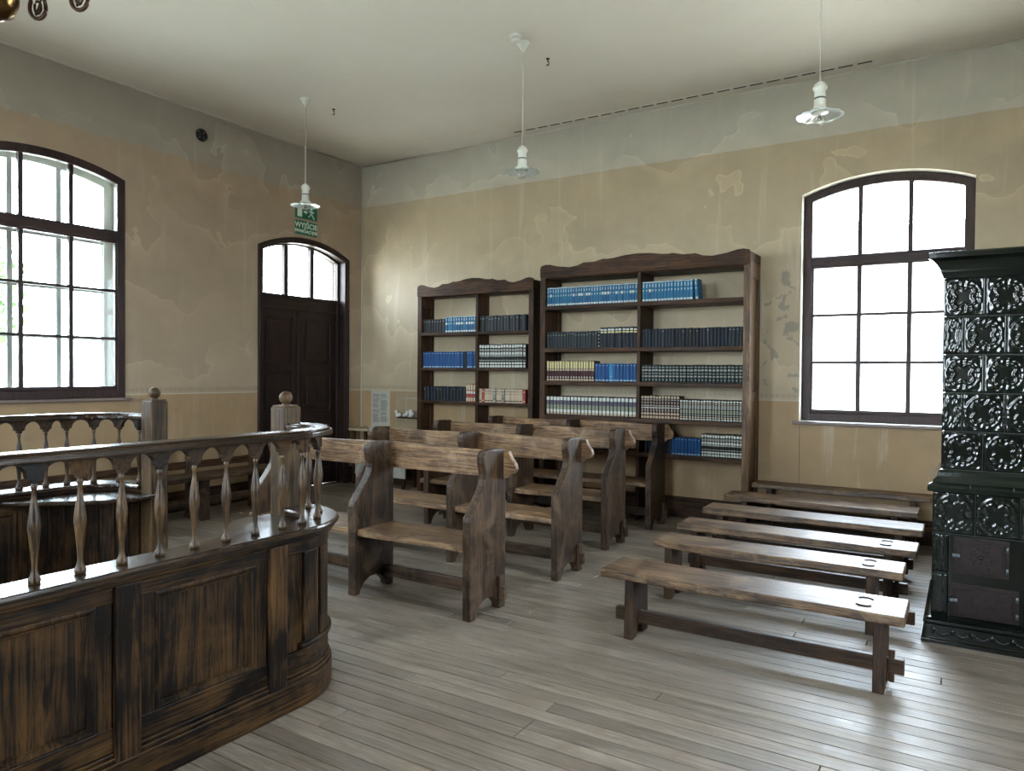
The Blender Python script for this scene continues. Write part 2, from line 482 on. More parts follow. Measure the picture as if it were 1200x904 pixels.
# ------------------------------------------------------------------ walls
def wall(name, a, b, openings, frm, mat, mat_reveal='reveal', recess=None):
    """inside face at local d=0, outside at d=WT, s runs along the wall from a to b. frm(s,d,z)->xyz"""
    mb = MB(); N = 16
    def q(p, mi=0): mb.add([frm(*x) for x in p], [(0, 1, 2, 3)], mi)
    ss = a
    for (s0, s1, z0, zs, ri) in sorted(openings):
        for d in (0, WT):
            mi = 0 if d == 0 else 2
            q([(ss, d, 0), (s0, d, 0), (s0, d, RZ), (ss, d, RZ)], mi)
            if z0 > 0: q([(s0, d, 0), (s1, d, 0), (s1, d, z0), (s0, d, z0)], mi)
            for i in range(N):
                u = s0 + (s1 - s0) * i / N; w = s0 + (s1 - s0) * (i + 1) / N
                q([(u, d, arch_z(u, s0, s1, zs, ri)), (w, d, arch_z(w, s0, s1, zs, ri)), (w, d, RZ), (u, d, RZ)], mi)
        for i in range(N):
            u = s0 + (s1 - s0) * i / N; w = s0 + (s1 - s0) * (i + 1) / N
            zu, zw = arch_z(u, s0, s1, zs, ri), arch_z(w, s0, s1, zs, ri)
            q([(u, 0, zu), (w, 0, zw), (w, WT, zw), (u, WT, zu)], 1)
        q([(s0, 0, z0), (s0, 0, zs), (s0, WT, zs), (s0, WT, z0)], 1)
        q([(s1, 0, z0), (s1, 0, zs), (s1, WT, zs), (s1, WT, z0)], 1)
        q([(s0, 0, z0), (s1, 0, z0), (s1, WT, z0), (s0, WT, z0)], 1)
        ss = s1
    for d in (0, WT):
        q([(ss, d, 0), (b, d, 0), (b, d, RZ), (ss, d, RZ)], 0 if d == 0 else 2)
    o = mb.obj(name, [mat, mat_reveal, 'outside_wall'])
    return structure(o)
F_LEFT = lambda s, d, z: (-d, s, z)
F_BACK = lambda s, d, z: (s, d, z)
F_RIGHT = lambda s, d, z: (RX + d, s, z)
F_REAR = lambda s, d, z: (s, RY - d, z)
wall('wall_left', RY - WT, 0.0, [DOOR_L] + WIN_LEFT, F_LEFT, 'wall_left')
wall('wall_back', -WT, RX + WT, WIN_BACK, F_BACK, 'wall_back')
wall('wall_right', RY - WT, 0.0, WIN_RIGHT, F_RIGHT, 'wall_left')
wall('wall_front', -WT, RX + WT, WIN_REAR_ADDED, F_REAR, 'wall_back')
structure(MB().box(-WT, RX + WT, RY - WT, WT, RZ, RZ + .3).obj('ceiling', 'ceiling'))

# ------------------------------------------------------------------ floor of single boards, running along the back wall
floor = structure(MB().box(-WT, RX + WT, RY - WT, WT, -.16, -.022).obj('floor', 'subfloor'))
BW = .100
rows = int(8.35 / BW)
board_cache = {}
rng = random.Random(3)
strips = MB()
for r in range(int(-RY / BW)):
    y1 = -r * BW; y0 = y1 - BW
    x = 0.0; first = True
    while x < RX:
        L = rng.choice([3.2, 3.6, 4.0, 4.4, 4.8]) if not first else rng.choice([1.2, 2.0, 2.8, 3.6, 4.4])
        first = False
        if x + L > RX - .8: L = RX - x
        L = round(L, 2)
        if r < rows:
            key = L
            if key not in board_cache:
                g = .0028
                mb = MB(); e = .0012
                mb.add([(0 + g, -BW + g, -.022), (L - g, -BW + g, -.022), (L - g, -g, -.022), (g, -g, -.022),
                        (0 + g, -BW + g, -e), (L - g, -BW + g, -e), (L - g, -g, -e), (g, -g, -e),
                        (g + e, -BW + g + e, 0), (L - g - e, -BW + g + e, 0), (L - g - e, -g - e, 0), (g + e, -g - e, 0)],
                       [(0, 1, 5, 4), (1, 2, 6, 5), (2, 3, 7, 6), (3, 0, 4, 7), (4, 5, 9, 8), (5, 6, 10, 9), (6, 7, 11, 10), (7, 4, 8, 11), (8, 9, 10, 11)])
                board_cache[key] = mb.mesh('floor_board', 'floorX')
            place('floor_board', board_cache[key], floor, (x, y1, rng.uniform(-.0008, .0)))
        else:
            strips.box(x + .001, x + L - .001, y0 + .001, y1 - .001, -.022, 0)
        x += L
so = strips.obj('floor_boards_behind', 'floorX', floor); so['kind'] = 'stuff'

# skirting and fine edging
structure(MB().box(0, RX, -.03, 0, 0, .19).box(0, RX, -.022, 0, .19, .235).obj('baseboard_back', 'caseX', bevel=.006))
mb = MB()
for a, b in ((RY, DOOR_L[0]), (DOOR_L[1], -.03)):
    mb.box(0, .03, a, b, 0, .19).box(0, .022, a, b, .19, .235)
structure(mb.obj('baseboard_left', 'caseY', bevel=.006))
structure(MB().box(RX - .03, RX, RY, -.03, 0, .19).box(RX - .022, RX, RY, -.03, .19, .235).obj('baseboard_right', 'caseY', bevel=.006))
structure(MB().tube([(0.012, -.012, .24), (0.012, -.012, RZ)], .013, 8).obj('trim_1', 'trim_pale'))
structure(MB().tube([(0.01, RY, RZ - .012), (0.01, -.01, RZ - .012)], .007, 6).obj('trim_2', 'trim_pale'))
structure(MB().tube([(0.01, -.01, RZ - .012), (RX, -.01, RZ - .012)], .007, 6).obj('trim_3', 'trim_pale'))
# thin recessed joint below the back window and a thin electrical conduit left of the printed panel
structure(MB().box(6.213, 6.219, -.004, 0, .235, 1.10).obj('trim_4', 'sill_top'))

# ------------------------------------------------------------------ windows
def ring(mb, frm, o, w, d0, d1, bottom=True, mi=0, N=18):
    """arched frame ring: outer opening o=(s0,s1,z0,zs,rise), member width w, depth d0..d1"""
    s0, s1, z0, zs, ri = o
    out = [(s0, z0)] ; inn = [(s0 + w, z0 + (w if bottom else 0))]
    for i in range(N + 1):
        u = s0 + (s1 - s0) * i / N
        out.append((u, arch_z(u, s0, s1, zs, ri)))
        v = s0 + w + (s1 - s0 - 2 * w) * i / N
        inn.append((v, arch_z(v, s0, s1, zs, ri) - w * 1.02))
    out.append((s1, z0)); inn.append((s1 - w, z0 + (w if bottom else 0)))
    n = len(out)
    vs = []
    for d in (d0, d1):
        for p in out: vs.append(frm(p[0], d, p[1]))
        for p in inn: vs.append(frm(p[0], d, p[1]))
    fs = []
    m = n if bottom else n - 1
    for i in range(m):
        j = (i + 1) % n
        fs += [(i, j, n + j, n + i), (2 * n + j, 2 * n + i, 3 * n + i, 3 * n + j),
               (i, 2 * n + i, 2 * n + j, j), (n + i, n + j, 3 * n + j, 3 * n + i)]
    if not bottom:
        fs += [(0, n, 3 * n, 2 * n), (n - 1, 3 * n - 1, 4 * n - 1, 2 * n - 1)]
    mb.add(vs, fs, mi)
def sbox(mb, frm, s0, s1, d0, d1, z0, z1, mi=0):
    p = [frm(s, d, z) for z in (z0, z1) for (s, d) in ((s0, d0), (s1, d0), (s1, d1), (s0, d1))]
    mb.add(p, [(0, 3, 2, 1), (4, 5, 6, 7), (0, 1, 5, 4), (1, 2, 6, 5), (2, 3, 7, 6), (3, 0, 4, 7)], mi)
def fix_normals(o):
    import bmesh
    bm = bmesh.new(); bm.from_mesh(o.data); bmesh.ops.recalc_face_normals(bm, faces=bm.faces); bm.to_mesh(o.data); bm.free()
    return o

def window(name, o, frm, d0, axis, ztrans, detail=True, sill=True, fw=.085, outer=True):
    s0, s1, z0, zs, ri = o
    root = bpy.data.objects.new(name, None); COL.objects.link(root)
    c = frm((s0 + s1) / 2, d0, z0); root.location = c
    root['kind'] = 'structure'
    F = lambda s, d, z: tuple(a - b for a, b in zip(frm(s, d, z), c))
    zt0, zt1 = ztrans
    def arr(d, dep, w, bar, mat, glass, nm, tw, cas):
        mb = MB(); ring(mb, F, o, w, d, d + dep)
        fix_normals(mb.obj(nm + 'frame', mat[0], root, bevel=.006))
        mb = MB(); sbox(mb, F, s0 + w, s1 - w, d + .003, d + dep - .003, zt0, zt1); sbox(mb, F, s0 + w, s1 - w, d - .012, d + dep - .003, zt0 + .02, zt1 - .025)
        fix_normals(mb.obj(nm + 'transom', mat[1], root, bevel=.005))
        i0, i1 = s0 + w, s1 - w
        W = (i1 - i0); zb = z0 + w + cas
        # casement ring (inner) under the transom and fanlight bars
        mb = MB()
        sbox(mb, F, i0, i1, d + .012, d + dep - .01, z0 + w, zb)
        if cas:
            sbox(mb, F, i0, i0 + cas * .5, d + .012, d + dep - .01, zb, zt0); sbox(mb, F, i1 - cas * .5, i1, d + .012, d + dep - .01, zb, zt0)
        fix_normals(mb.obj(nm + 'casement_rail', mat[1], root, bevel=.004))
        cols = [i0 + W * k / 3 for k in range(4)]
        for k in (1, 2):
            mb = MB(); s = cols[k]
            sbox(mb, F, s - bar / 2, s + bar / 2, d + .01, d + dep - .01, zb, zt0)
            sbox(mb, F, s - bar / 2, s + bar / 2, d + .01, d + dep - .01, zt1, min(arch_z(s, s0, s1, zs, ri) - w * .98, 99))
            fix_normals(mb.obj(nm + 'mullion', mat[2], root, bevel=.004))
        rws = [zb + (zt0 - zb) * k / 3 for k in range(4)]
        for k in (1, 2):
            mb = MB(); sbox(mb, F, i0, i1, d + .016, d + dep - .016, rws[k] - bar * .33, rws[k] + bar * .33)
            fix_normals(mb.obj(nm + 'glazing_bar', mat[1], root, bevel=.003))
        if glass:
            dm = d + dep * .5
            for k in range(3):
                a, b = cols[k] + .004, cols[k + 1] - .004
                for j in range(3):
                    mb = MB(); sbox(mb, F, a, b, dm - .002, dm + .002, rws[j], rws[j + 1])
                    fix_normals(mb.obj('pane', 'glass', root))
                mb = MB()
                pts = [(a, zt1)] + [(a + (b - a) * i / 5, arch_z(a + (b - a) * i / 5, s0, s1, zs, ri) - w * .95) for i in range(6)] + [(b, zt1)]
                n = len(pts)
                vs = [F(p[0], dm - .002, p[1]) for p in pts] + [F(p[0], dm + .002, p[1]) for p in pts]
                mb.add(vs, [tuple(range(n)), tuple(range(n, 2 * n))[::-1]] + [(i, n + i, n + (i + 1) % n, (i + 1) % n) for i in range(n)])
                fix_normals(mb.obj('pane', 'glass', root))
    arr(d0, .07, fw, .042, ('frameZ', 'frame' + axis, 'frameZ'), True, '', .0, .035)
    if outer:
        arr(min(d0 + .24, WT - .06), .05, .10, .05, ('frame_light',) * 3, True, 'outer_', .0, .02)
    if sill:
        mb = MB(); sbox(mb, F, s0 - .06, s1 + .06, -.05, max(d0, .0) + .02, z0 - .035, z0 - .001)
        fix_normals(mb.obj('sill', 'sill_top', root, bevel=.008))
    return root
window('window_1', WIN_LEFT[0], F_LEFT, -.012, 'Y', (2.97, 3.10))
window('window_2', WIN_BACK[0], F_BACK, .12, 'X', (2.745, 2.865), outer=False)
window('window_3', WIN_LEFT[1], F_LEFT, -.012, 'Y', (2.97, 3.10), outer=False)
window('window_4', WIN_RIGHT[0], F_RIGHT, .12, 'Y', (2.745, 2.865), outer=False)
window('window_5', WIN_REAR_ADDED[1], F_REAR, .12, 'X', (2.745, 2.865), outer=False)  # added rear opening, lets in fill light from behind the camera
window('window_6', WIN_REAR_ADDED[0], F_REAR, .12, 'X', (2.745, 2.865), outer=False)  # second rear opening added for more fill light

# ------------------------------------------------------------------ the door
def build_door():
    s0, s1, z0, zs, ri = DOOR_L
    root = bpy.data.objects.new('door_1', None); COL.objects.link(root); root.location = (0, (s0 + s1) / 2, 0)
    root['kind'] = 'structure'; root['label'] = 'dark brown double door with arched fanlight in the left wall'
    cy = root.location.y
    F = lambda s, d, z: (-d, s - cy, z)
    mb = MB(); ring(mb, F, (s0, s1, 0, zs, ri), .075, -.02, .10, bottom=False)
    ring(mb, F, (s0 - .0, s1 + .0, 0, zs, ri), .045, -.035, -.015, bottom=False)
    fix_normals(mb.obj('frame', 'doorZ', root, bevel=.006))
    mb = MB(); ring(mb, F, (s0 + .05, s1 - .05, 0, zs - .03, ri), .06, .10, .22, bottom=False)
    fix_normals(mb.obj('inner_frame', 'doorZ', root, bevel=.005))
    a, b = s0 + .11, s1 - .11
    mb = MB(); sbox(mb, F, a, b, .12, .20, 2.46, 2.64); sbox(mb, F, a, b, .105, .125, 2.60, 2.66); sbox(mb, F, a, b, .11, .125, 2.46, 2.49)
    fix_normals(mb.obj('transom', 'doorY', root, bevel=.006))
    for k in (1, 2):
        s = a + (b - a) * k / 3
        mb = MB(); sbox(mb, F, s - .032, s + .032, .125, .19, 2.64, arch_z(s, s0 + .05, s1 - .05, zs - .03, ri) - .06)
        fix_normals(mb.obj('mullion', 'doorZ', root, bevel=.004))
    for k in range(3):
        u, w = a + (b - a) * k / 3 + .01, a + (b - a) * (k + 1) / 3 - .01
        pts = [(u, 2.64)] + [(u + (w - u) * i / 5, arch_z(u + (w - u) * i / 5, s0 + .05, s1 - .05, zs - .03, ri) - .05) for i in range(6)] + [(w, 2.64)]
        n = len(pts); mb = MB()
        vs = [F(p[0], .153, p[1]) for p in pts] + [F(p[0], .157, p[1]) for p in pts]
        mb.add(vs, [tuple(range(n)), tuple(range(n, 2 * n))[::-1]] + [(i, n + i, n + (i + 1) % n, (i + 1) % n) for i in range(n)])
        fix_normals(mb.obj('pane', 'glass', root))
    mid = (a + b) / 2
    for (u, w) in ((a, mid - .003), (mid + .003, b)):
        mb = MB(); st = .105
        sbox(mb, F, u, u + st, .14, .185, .02, 2.47); sbox(mb, F, w - st, w, .14, .185, .02, 2.47)
        for z_0, z_1 in ((.02, .25), (.92, 1.06), (1.62, 1.74), (2.35, 2.47)):
            sbox(mb, F, u + st, w - st, .141, .184, z_0, z_1)
        leaf = fix_normals(mb.obj('door_leaf', 'doorZ', root, bevel=.004))
        for z_0, z_1 in ((.25, .92), (1.06, 1.62), (1.74, 2.35)):
            mb = MB(); sbox(mb, F, u + st - .004, w - st + .004, .160, .172, z_0 - .004, z_1 + .004); sbox(mb, F, u + st + .05, w - st - .05, .148, .162, z_0 + .05, z_1 - .05)
            fix_normals(mb.obj('raised_panel', 'doorZ', leaf, bevel=.006))
    mb = MB(); sbox(mb, F, mid - .025, mid + .025, .125, .142, .02, 2.455)
    leafbar = fix_normals(mb.obj('meeting_strip', 'doorZ', root, bevel=.006))
    mb = MB(); sbox(mb, F, mid + .035, mid + .07, .134, .142, 1.02, 1.24)
    mb.tube([F(mid + .052, .14, 1.16), F(mid + .052, .085, 1.16), F(mid + .15, .08, 1.16)], .008)
    mb.obj('door_handle', 'brass_dark', root)
    mb = MB(); sbox(mb, F, s0 + .04, s1 - .04, .06, WT, 0, .015); fix_normals(mb.obj('threshold', 'doorY', root))
build_door()

# ------------------------------------------------------------------ bookcases
def bookcase(name, label, x0, x1, xm, depth, ztop, zlow, shelves, th=.048, side=.07):
    """side panels, divider, shelves and a shaped crest; open at the back so the wall shows"""
    root = thing(name, label, 'bookcase', ((x0 + x1) / 2, -.005, 0))
    cx = root.location.x
    for sx in (0, 1):
        a = (x0, x0 + side) if sx == 0 else (x1 - side, x1)
        mb = MB()
        mb.box(a[0] - cx, a[1] - cx, -depth, -depth + .06, 0, zlow)                       # front stile
        mb.box(a[0] - cx, a[1] - cx, -.07, 0, 0, zlow)                                    # back stile
        ins = (a[0] - cx + .03, a[1] - cx - .014) if sx else (a[0] - cx + .014, a[1] - cx - .03)
        mb.box(ins[0] - .016, ins[1] + .001, -depth + .05, -.06, .02, zlow)
        for z0, z1 in ((zlow - .17, zlow), (0, .16), (zlow * .5 - .05, zlow * .5 + .05)):
            mb.box(a[0] - cx, a[1] - cx, -depth + .055, -.065, z0, z1)
        mb.obj('side_panel', 'sideZ' if (sx and x1 > 5) else 'caseZ', root, bevel=.004)  # larger case: right side gets the wood with light painted in
    mb = MB(); mb.box(xm - .02 - cx, xm + .02 - cx, -depth + .01, -.01, .0, zlow - .02)
    mb.obj('divider', 'caseZ', root, bevel=.003)
    for z in shelves:
        MB().box(x0 + side - cx, x1 - side - cx, -depth - .004, -.012, z - th, z).obj('shelf', 'caseX', root, bevel=.005)
    MB().box(x0 + side - cx, x1 - side - cx, -depth + .05, -.02, zlow - .05, zlow - .01).obj('top_board', 'caseX', root, bevel=.004)
    # crest with swept ears, two cusps each side and a low hump
    prof = [(0, .0), (0, .10), (.006, .128), (.03, .140), (.055, .136), (.10, .112), (.16, .106), (.20, .118), (.235, .150), (.25, .146),
            (.29, .148), (.335, .172), (.35, .166), (.39, .172), (.44, .192), (.5, .200)]
    w = x1 - x0
    zc = zlow - .03; sc = (ztop - zc) / .14
    pts = [(x0 - cx + w * p, zc + h * sc * (.9 if .15 < p else 1)) for p, h in prof]
    pts += [(x0 - cx + w * (1 - p), zc + h * sc * (.9 if .15 < p else 1)) for p, h in reversed(prof[:-1])]
    mb = MB(); mb.prism(pts, -depth - .012, -depth + .022, 'Y')
    mb.box(x0 - cx + .03, x1 - cx - .03, -depth - .020, -depth - .004, zc - .012, zc + .012)
    mb.box(x1 - cx - .06, x1 - cx, -depth + .02, 0, zlow, ztop - .03); mb.box(x0 - cx, x0 - cx + .06, -depth + .02, 0, zlow, ztop - .03)
    mb.obj('crest', 'caseX', root, bevel=.004)
    return root
big_shelves = [2.429, 1.925, 1.537, 1.132, .750]
small_shelves = [2.160, 1.688, 1.244, .80]
bookcase('bookcase', 'larger brown wooden bookcase with shaped crest and five filled shelves, left of the back window', 3.322, 5.800, 4.582, .42, 2.925, 2.80, big_shelves)
bookcase('bookcase', 'smaller brown wooden bookcase with shaped crest, nearer the room corner', 1.308, 3.145, 2.288, .28, 2.815, 2.69, small_shelves, th=.038)

# ------------------------------------------------------------------ books
def rgbmat(name, c, rough=.5, noise=.12):
    if name not in M: M[name] = simple(name, c, rough, noise=noise, nscale=60, Specular_IOR_Level=.25)
    return name
for nm, c in dict(bk_blue=(.016, .125, .24), bk_blue_b=(.012, .090, .20), bk_royal=(.008, .058, .175), bk_royal_light=(.03, .19, .38), bk_navy=(.006, .010, .019), bk_black=(.007, .0075, .008),
                  bk_slate=(.014, .021, .026), bk_green=(.009, .019, .017), bk_maroon=(.050, .016, .018), bk_cream=(.44, .40, .27), bk_yellow=(.52, .48, .24), bk_white=(.50, .54, .50),
                  bk_pale_blue=(.30, .42, .50), bk_beige=(.40, .33, .24), bk_grey=(.26, .27, .25), bk_purple=(.085, .080, .11), bk_red=(.24, .045, .035), bk_brown=(.05, .022, .016), bk_sage=(.20, .22, .17)).items():
    rgbmat(nm, c)
# style: cover, list of printed bands (z0, z1, material, relative width)
ST = {
 'blue_white': ('bk_blue', [(.03, .12, 'bk_white', .8), (.50, .60, 'bk_pale_blue', .55), (.70, .88, 'bk_pale_blue', .3), (.93, .98, 'bk_white', .9)]),
 'blue_label': ('bk_blue_b', [(.03, .12, 'bk_white', .8), (.48, .62, 'bk_white', .85), (.72, .86, 'bk_pale_blue', .4), (.93, .98, 'bk_white', .9)]),
 'slate': ('bk_slate', [(.76, .82, 'bk_sage', .5)]),
 'slate_plain': ('bk_slate', [(.84, .88, 'bk_grey', .3)]),
 'navy': ('bk_navy', [(.86, .90, 'bk_slate', .8)]),
 'black': ('bk_black', [(.80, .84, 'bk_grey', .4)]),
 'tall_green': ('bk_navy', [(.72, .80, 'bk_yellow', .7), (.84, .92, 'bk_white', .7)]),
 'dotted': ('bk_black', [(.06, .14, 'bk_white', .5), (.28, .34, 'bk_white', .5), (.50, .56, 'bk_white', .5), (.70, .76, 'bk_white', .5), (.88, .94, 'bk_white', .5)]),
 'cream_maroon': ('bk_maroon', [(.02, .10, 'bk_cream', .7), (.15, .22, 'bk_white', .5), (.50, .60, 'bk_beige', .85), (.62, .97, 'bk_yellow', .72)]),
 'royal': ('bk_royal', [(.04, .10, 'bk_pale_blue', .6), (.88, .91, 'bk_pale_blue', .4)]),
 'royal_light': ('bk_royal_light', [(.04, .10, 'bk_pale_blue', .6), (.28, .30, 'bk_white', .4)]),
 'green_gold': ('bk_green', [(.12, .17, 'bk_grey', .5), (.30, .38, 'bk_grey', .6), (.48, .52, 'bk_grey', .7), (.64, .74, 'bk_grey', .6), (.84, .88, 'bk_grey', .75)]),
 'grey_bands': ('bk_black', [(.05, .16, 'bk_beige', .7), (.16, .30, 'bk_white', .7), (.30, .55, 'bk_sage', .75), (.55, .78, 'bk_purple', .8), (.78, .96, 'bk_white', .75)]),
 'beige_grid': ('bk_brown', [(.03, .12, 'bk_beige', .75), (.18, .27, 'bk_beige', .8), (.32, .42, 'bk_grey', .5), (.46, .50, 'bk_white', .9), (.54, .60, 'bk_grey', .8), (.66, .74, 'bk_grey', .5), (.80, .84, 'bk_grey', .8), (.88, .98, 'bk_beige', .8)]),
 'sage_pattern': ('bk_black', [(.03, .09, 'bk_white', .8), (.13, .19, 'bk_beige', .75), (.23, .28, 'bk_grey', .6), (.32, .52, 'bk_sage', .8), (.55, .76, 'bk_grey', .7), (.79, .84, 'bk_beige', .8), (.88, .96, 'bk_white', .8)]),
 'white_black': ('bk_black', [(.03, .12, 'bk_white', .7), (.16, .24, 'bk_white', .75), (.30, .34, 'bk_sage', .9), (.48, .54, 'bk_grey', .9), (.56, .66, 'bk_white', .75), (.70, .80, 'bk_grey', .75), (.85, .96, 'bk_white', .75)]),
 'red_cream': ('bk_red', [(.04, .24, 'bk_cream', .8), (.46, .60, 'bk_white', .8), (.66, .96, 'bk_cream', .8)]),
 'cream_red': ('bk_beige', [(.10, .18, 'bk_brown', .8), (.30, .34, 'bk_beige', .8), (.60, .66, 'bk_red', .5), (.80, .84, 'bk_brown', .8)]),
 'red': ('bk_red', [(.12, .18, 'bk_cream', .6), (.78, .84, 'bk_cream', .6)]),
}
book_cache = {}
def book_mesh(style, w, h, d=.15):
    key = (style, round(w, 4), round(h, 3))
    if key in book_cache: return book_cache[key]
    cover, bands = ST[style]
    mats = [cover, 'paper'] + sorted({b[2] for b in bands})
    mb = MB(); hw = w / 2 * .97; t = .0025; bul = min(.009, w * .28)
    def sp(u): return -bul * (1 - (u / hw) ** 2)          # rounded spine
    us = [-hw, -hw * .8, -hw * .4, 0, hw * .4, hw * .8, hw]
    zs = sorted({0.0, 1.0, *[b[0] for b in bands], *[b[1] for b in bands]})
    for z0, z1 in zip(zs, zs[1:]):
        bd = [b for b in bands if b[0] <= z0 + 1e-6 and b[1] >= z1 - 1e-6]
        for a, b in zip(us, us[1:]):
            mi = 0
            if bd and abs((a + b) / 2) <= hw * bd[0][3] * 1.02: mi = mats.index(bd[0][2])
            mb.add([(a, sp(a), z0 * h), (b, sp(b), z0 * h), (b, sp(b), z1 * h), (a, sp(a), z1 * h)], [(0, 1, 2, 3)], mi, True)
    mb.add([(-hw, 0, 0), (-hw, d, 0), (-hw, d, h), (-hw, 0, h)], [(0, 3, 2, 1)], 0)
    mb.add([(hw, 0, 0), (hw, d, 0), (hw, d, h), (hw, 0, h)], [(0, 1, 2, 3)], 0)
    mb.add([(-hw + t, 0, h - .004), (hw - t, 0, h - .004), (hw - t, d - .004, h - .004), (-hw + t, d - .004, h - .004)], [(0, 1, 2, 3)], 1)
    for sgn in (-1, 1):
        x0, x1 = sorted((sgn * hw, sgn * (hw - t)))
        mb.add([(x0, 0, h), (x1, 0, h), (x1, d, h), (x0, d, h)], [(0, 1, 2, 3)], 0)
    top = [(u, sp(u), h) for u in us]; n = len(top)
    mb.add(top + [(hw, .004, h), (-hw, .004, h)], [tuple(range(n + 2))], 0)
    mb.add([(-hw + t, d - .004, 0), (hw - t, d - .004, 0), (hw - t, d - .004, h - .004), (-hw + t, d - .004, h - .004)], [(3, 2, 1, 0)], 1)
    me = mb.mesh('book', mats)
    book_cache[key] = me
    return me
NB = [0]
_u = ['first', 'second', 'third', 'fourth', 'fifth', 'sixth', 'seventh', 'eighth', 'ninth', 'tenth', 'eleventh', 'twelfth', 'thirteenth', 'fourteenth', 'fifteenth', 'sixteenth', 'seventeenth', 'eighteenth', 'nineteenth', 'twentieth']
ORD = _u + ['twenty-' + w for w in _u[:9]] + ['thirtieth'] + ['thirty-' + w for w in _u[:9]]
def run(styles, n, x0, x1, z, h, front, label, group, vary=.012, d=.15, stuff=False, lean_last=False):
    w = (x1 - x0) / n
    rg = random.Random(int(x0 * 1000 + z * 77))
    hb = h
    if stuff:
        mb = MB()
    for i in range(n):
        st = styles[rg.randrange(len(styles))] if isinstance(styles, (list, tuple)) else styles
        me = book_mesh(st, w, hb, d)
        x = x0 + w * (i + .5); sc = 1 + rg.uniform(-vary, vary); yy = front + rg.uniform(-.004, .006)
        o = bpy.data.objects.new('book', me); COL.objects.link(o)
        o.location = (x, yy, z + .0005); o.scale = (1, 1, sc)
        if n > 1:
            lab = (('leftmost ' if i == 0 else 'rightmost ' if i == n - 1 else ORD[i] + '-from-left ') + label)
            assert len(lab.split()) <= 16, lab
        else: lab = label
        tag(o, lab, 'book', group)
        NB[0] += 1
    return o
FB = -.42 + .03; FS = -.28 + .025
o_ = run(['blue_white', 'blue_white', 'blue_label'], 34, 3.40, 4.555, 2.429, .222, FB, 'blue volume with pale bands, top shelf of the larger bookcase, left bay', 'blue and white set on the top shelf')
run(['blue_white', 'blue_label', 'blue_white'], 16, 4.61, 5.19, 2.429, .222, FB, 'upright blue volume with pale bands, top shelf of the larger bookcase, right bay', 'blue and white set on the top shelf')
o_ = run(['blue_white'], 1, 5.205, 5.241, 2.4305, .222, FB, 'last blue volume leaning at the right end of the top shelf row', None)
o_.rotation_euler = (0, radians(-5), 0); o_.location.x += .012
run(['slate', 'slate', 'slate', 'slate_plain'], 18, 3.40, 4.07, 1.925, .195, FB, 'dark slate volume, second shelf of the larger bookcase, left half of left bay', 'slate volumes on the second shelf')
o_ = run(['dotted'], 1, 4.072, 4.098, 1.925, .20, FB, 'black book with dotted spine between slate volumes and taller gold-banded ones', None)
run(['tall_green'], 10, 4.10, 4.555, 1.925, .233, FB, 'taller dark volume with two gold bands, second shelf of the larger bookcase', 'gold banded volumes on the second shelf')
run(['navy', 'navy', 'black', 'slate_plain', 'navy'], 29, 4.61, 5.725, 1.925, .200, FB, 'near-black navy volume, second shelf of the larger bookcase, right bay', 'navy volumes on the second shelf')
run(['cream_maroon'], 18, 3.40, 4.03, 1.537, .240, FB, 'cream and maroon volume, third shelf of the larger bookcase', 'cream and maroon set')
run(['royal', 'royal', 'royal'], 4, 4.04, 4.215, 1.537, .205, FB, 'royal blue volume just right of the cream and maroon set', 'blue volumes on the third shelf')
run(['royal_light'], 1, 4.215, 4.268, 1.537, .205, FB, 'single brighter light-blue volume among royal blue ones on the third shelf', 'blue volumes on the third shelf')
run(['royal'], 7, 4.268, 4.553, 1.537, .205, FB, 'royal blue volume between the light-blue book and the divider, third shelf', 'blue volumes on the third shelf')
run(['green_gold'], 28, 4.61, 5.725, 1.537, .192, FB, 'dark green volume with gilt motifs, third shelf of the larger bookcase', 'dark green gilt set')
run(['grey_bands'], 25, 3.40, 4.555, 1.132, .225, FB, 'grey and violet banded volume, fourth shelf of the larger bookcase', 'grey banded set on the fourth shelf')
run(['beige_grid'], 13, 4.61, 5.055, 1.132, .255, FB, 'taller beige ribbed volume beside the divider, fourth shelf of the larger bookcase', 'beige ribbed set on the fourth shelf')
run(['sage_pattern'], 21, 5.06, 5.725, 1.132, .222, FB, 'shorter grey-green patterned volume at the right end of the fourth shelf', 'grey-green patterned set on the fourth shelf')
run(['navy'], 8, 4.66, 4.97, .750, .185, FB, 'dark navy volume on the lowest book shelf behind the pews', 'navy volumes on the lowest shelf')
run(['royal'], 9, 4.97, 5.29, .750, .190, FB, 'royal blue volume on the lowest book shelf', 'royal blue volumes on the lowest shelf')
run(['white_black'], 15, 5.30, 5.725, .750, .245, FB, 'cream and black banded volume at the right end of the lowest shelf', 'cream and black set on the lowest shelf')
# smaller bookcase
run(['black', 'slate_plain'], 8, 1.385, 1.76, 2.160, .185, FS, 'dark volume at the left end of the smaller bookcase\'s top book shelf', 'dark volumes, smaller bookcase top left')
run(['blue_white', 'blue_label'], 12, 1.765, 2.262, 2.160, .215, FS, 'light blue and white volume on the smaller bookcase', 'light blue set on the smaller bookcase')
run(['black', 'slate', 'slate_plain', 'navy'], 15, 2.315, 3.02, 2.160, .200, FS, 'dark volume in the smaller bookcase\'s top right bay', 'dark volumes, smaller bookcase top right')
run(['royal'], 14, 1.385, 2.06, 1.688, .215, FS, 'royal blue volume, second shelf of the smaller bookcase', 'royal blue set on the smaller bookcase')
o_ = run(['navy'], 1, 2.065, 2.115, 1.688, .215, FS, 'single navy volume among royal blue ones, second shelf of the smaller bookcase', None)
run(['royal'], 3, 2.12, 2.262, 1.688, .215, FS, 'royal blue volume beside the divider, second shelf of the smaller bookcase', 'royal blue set on the smaller bookcase')
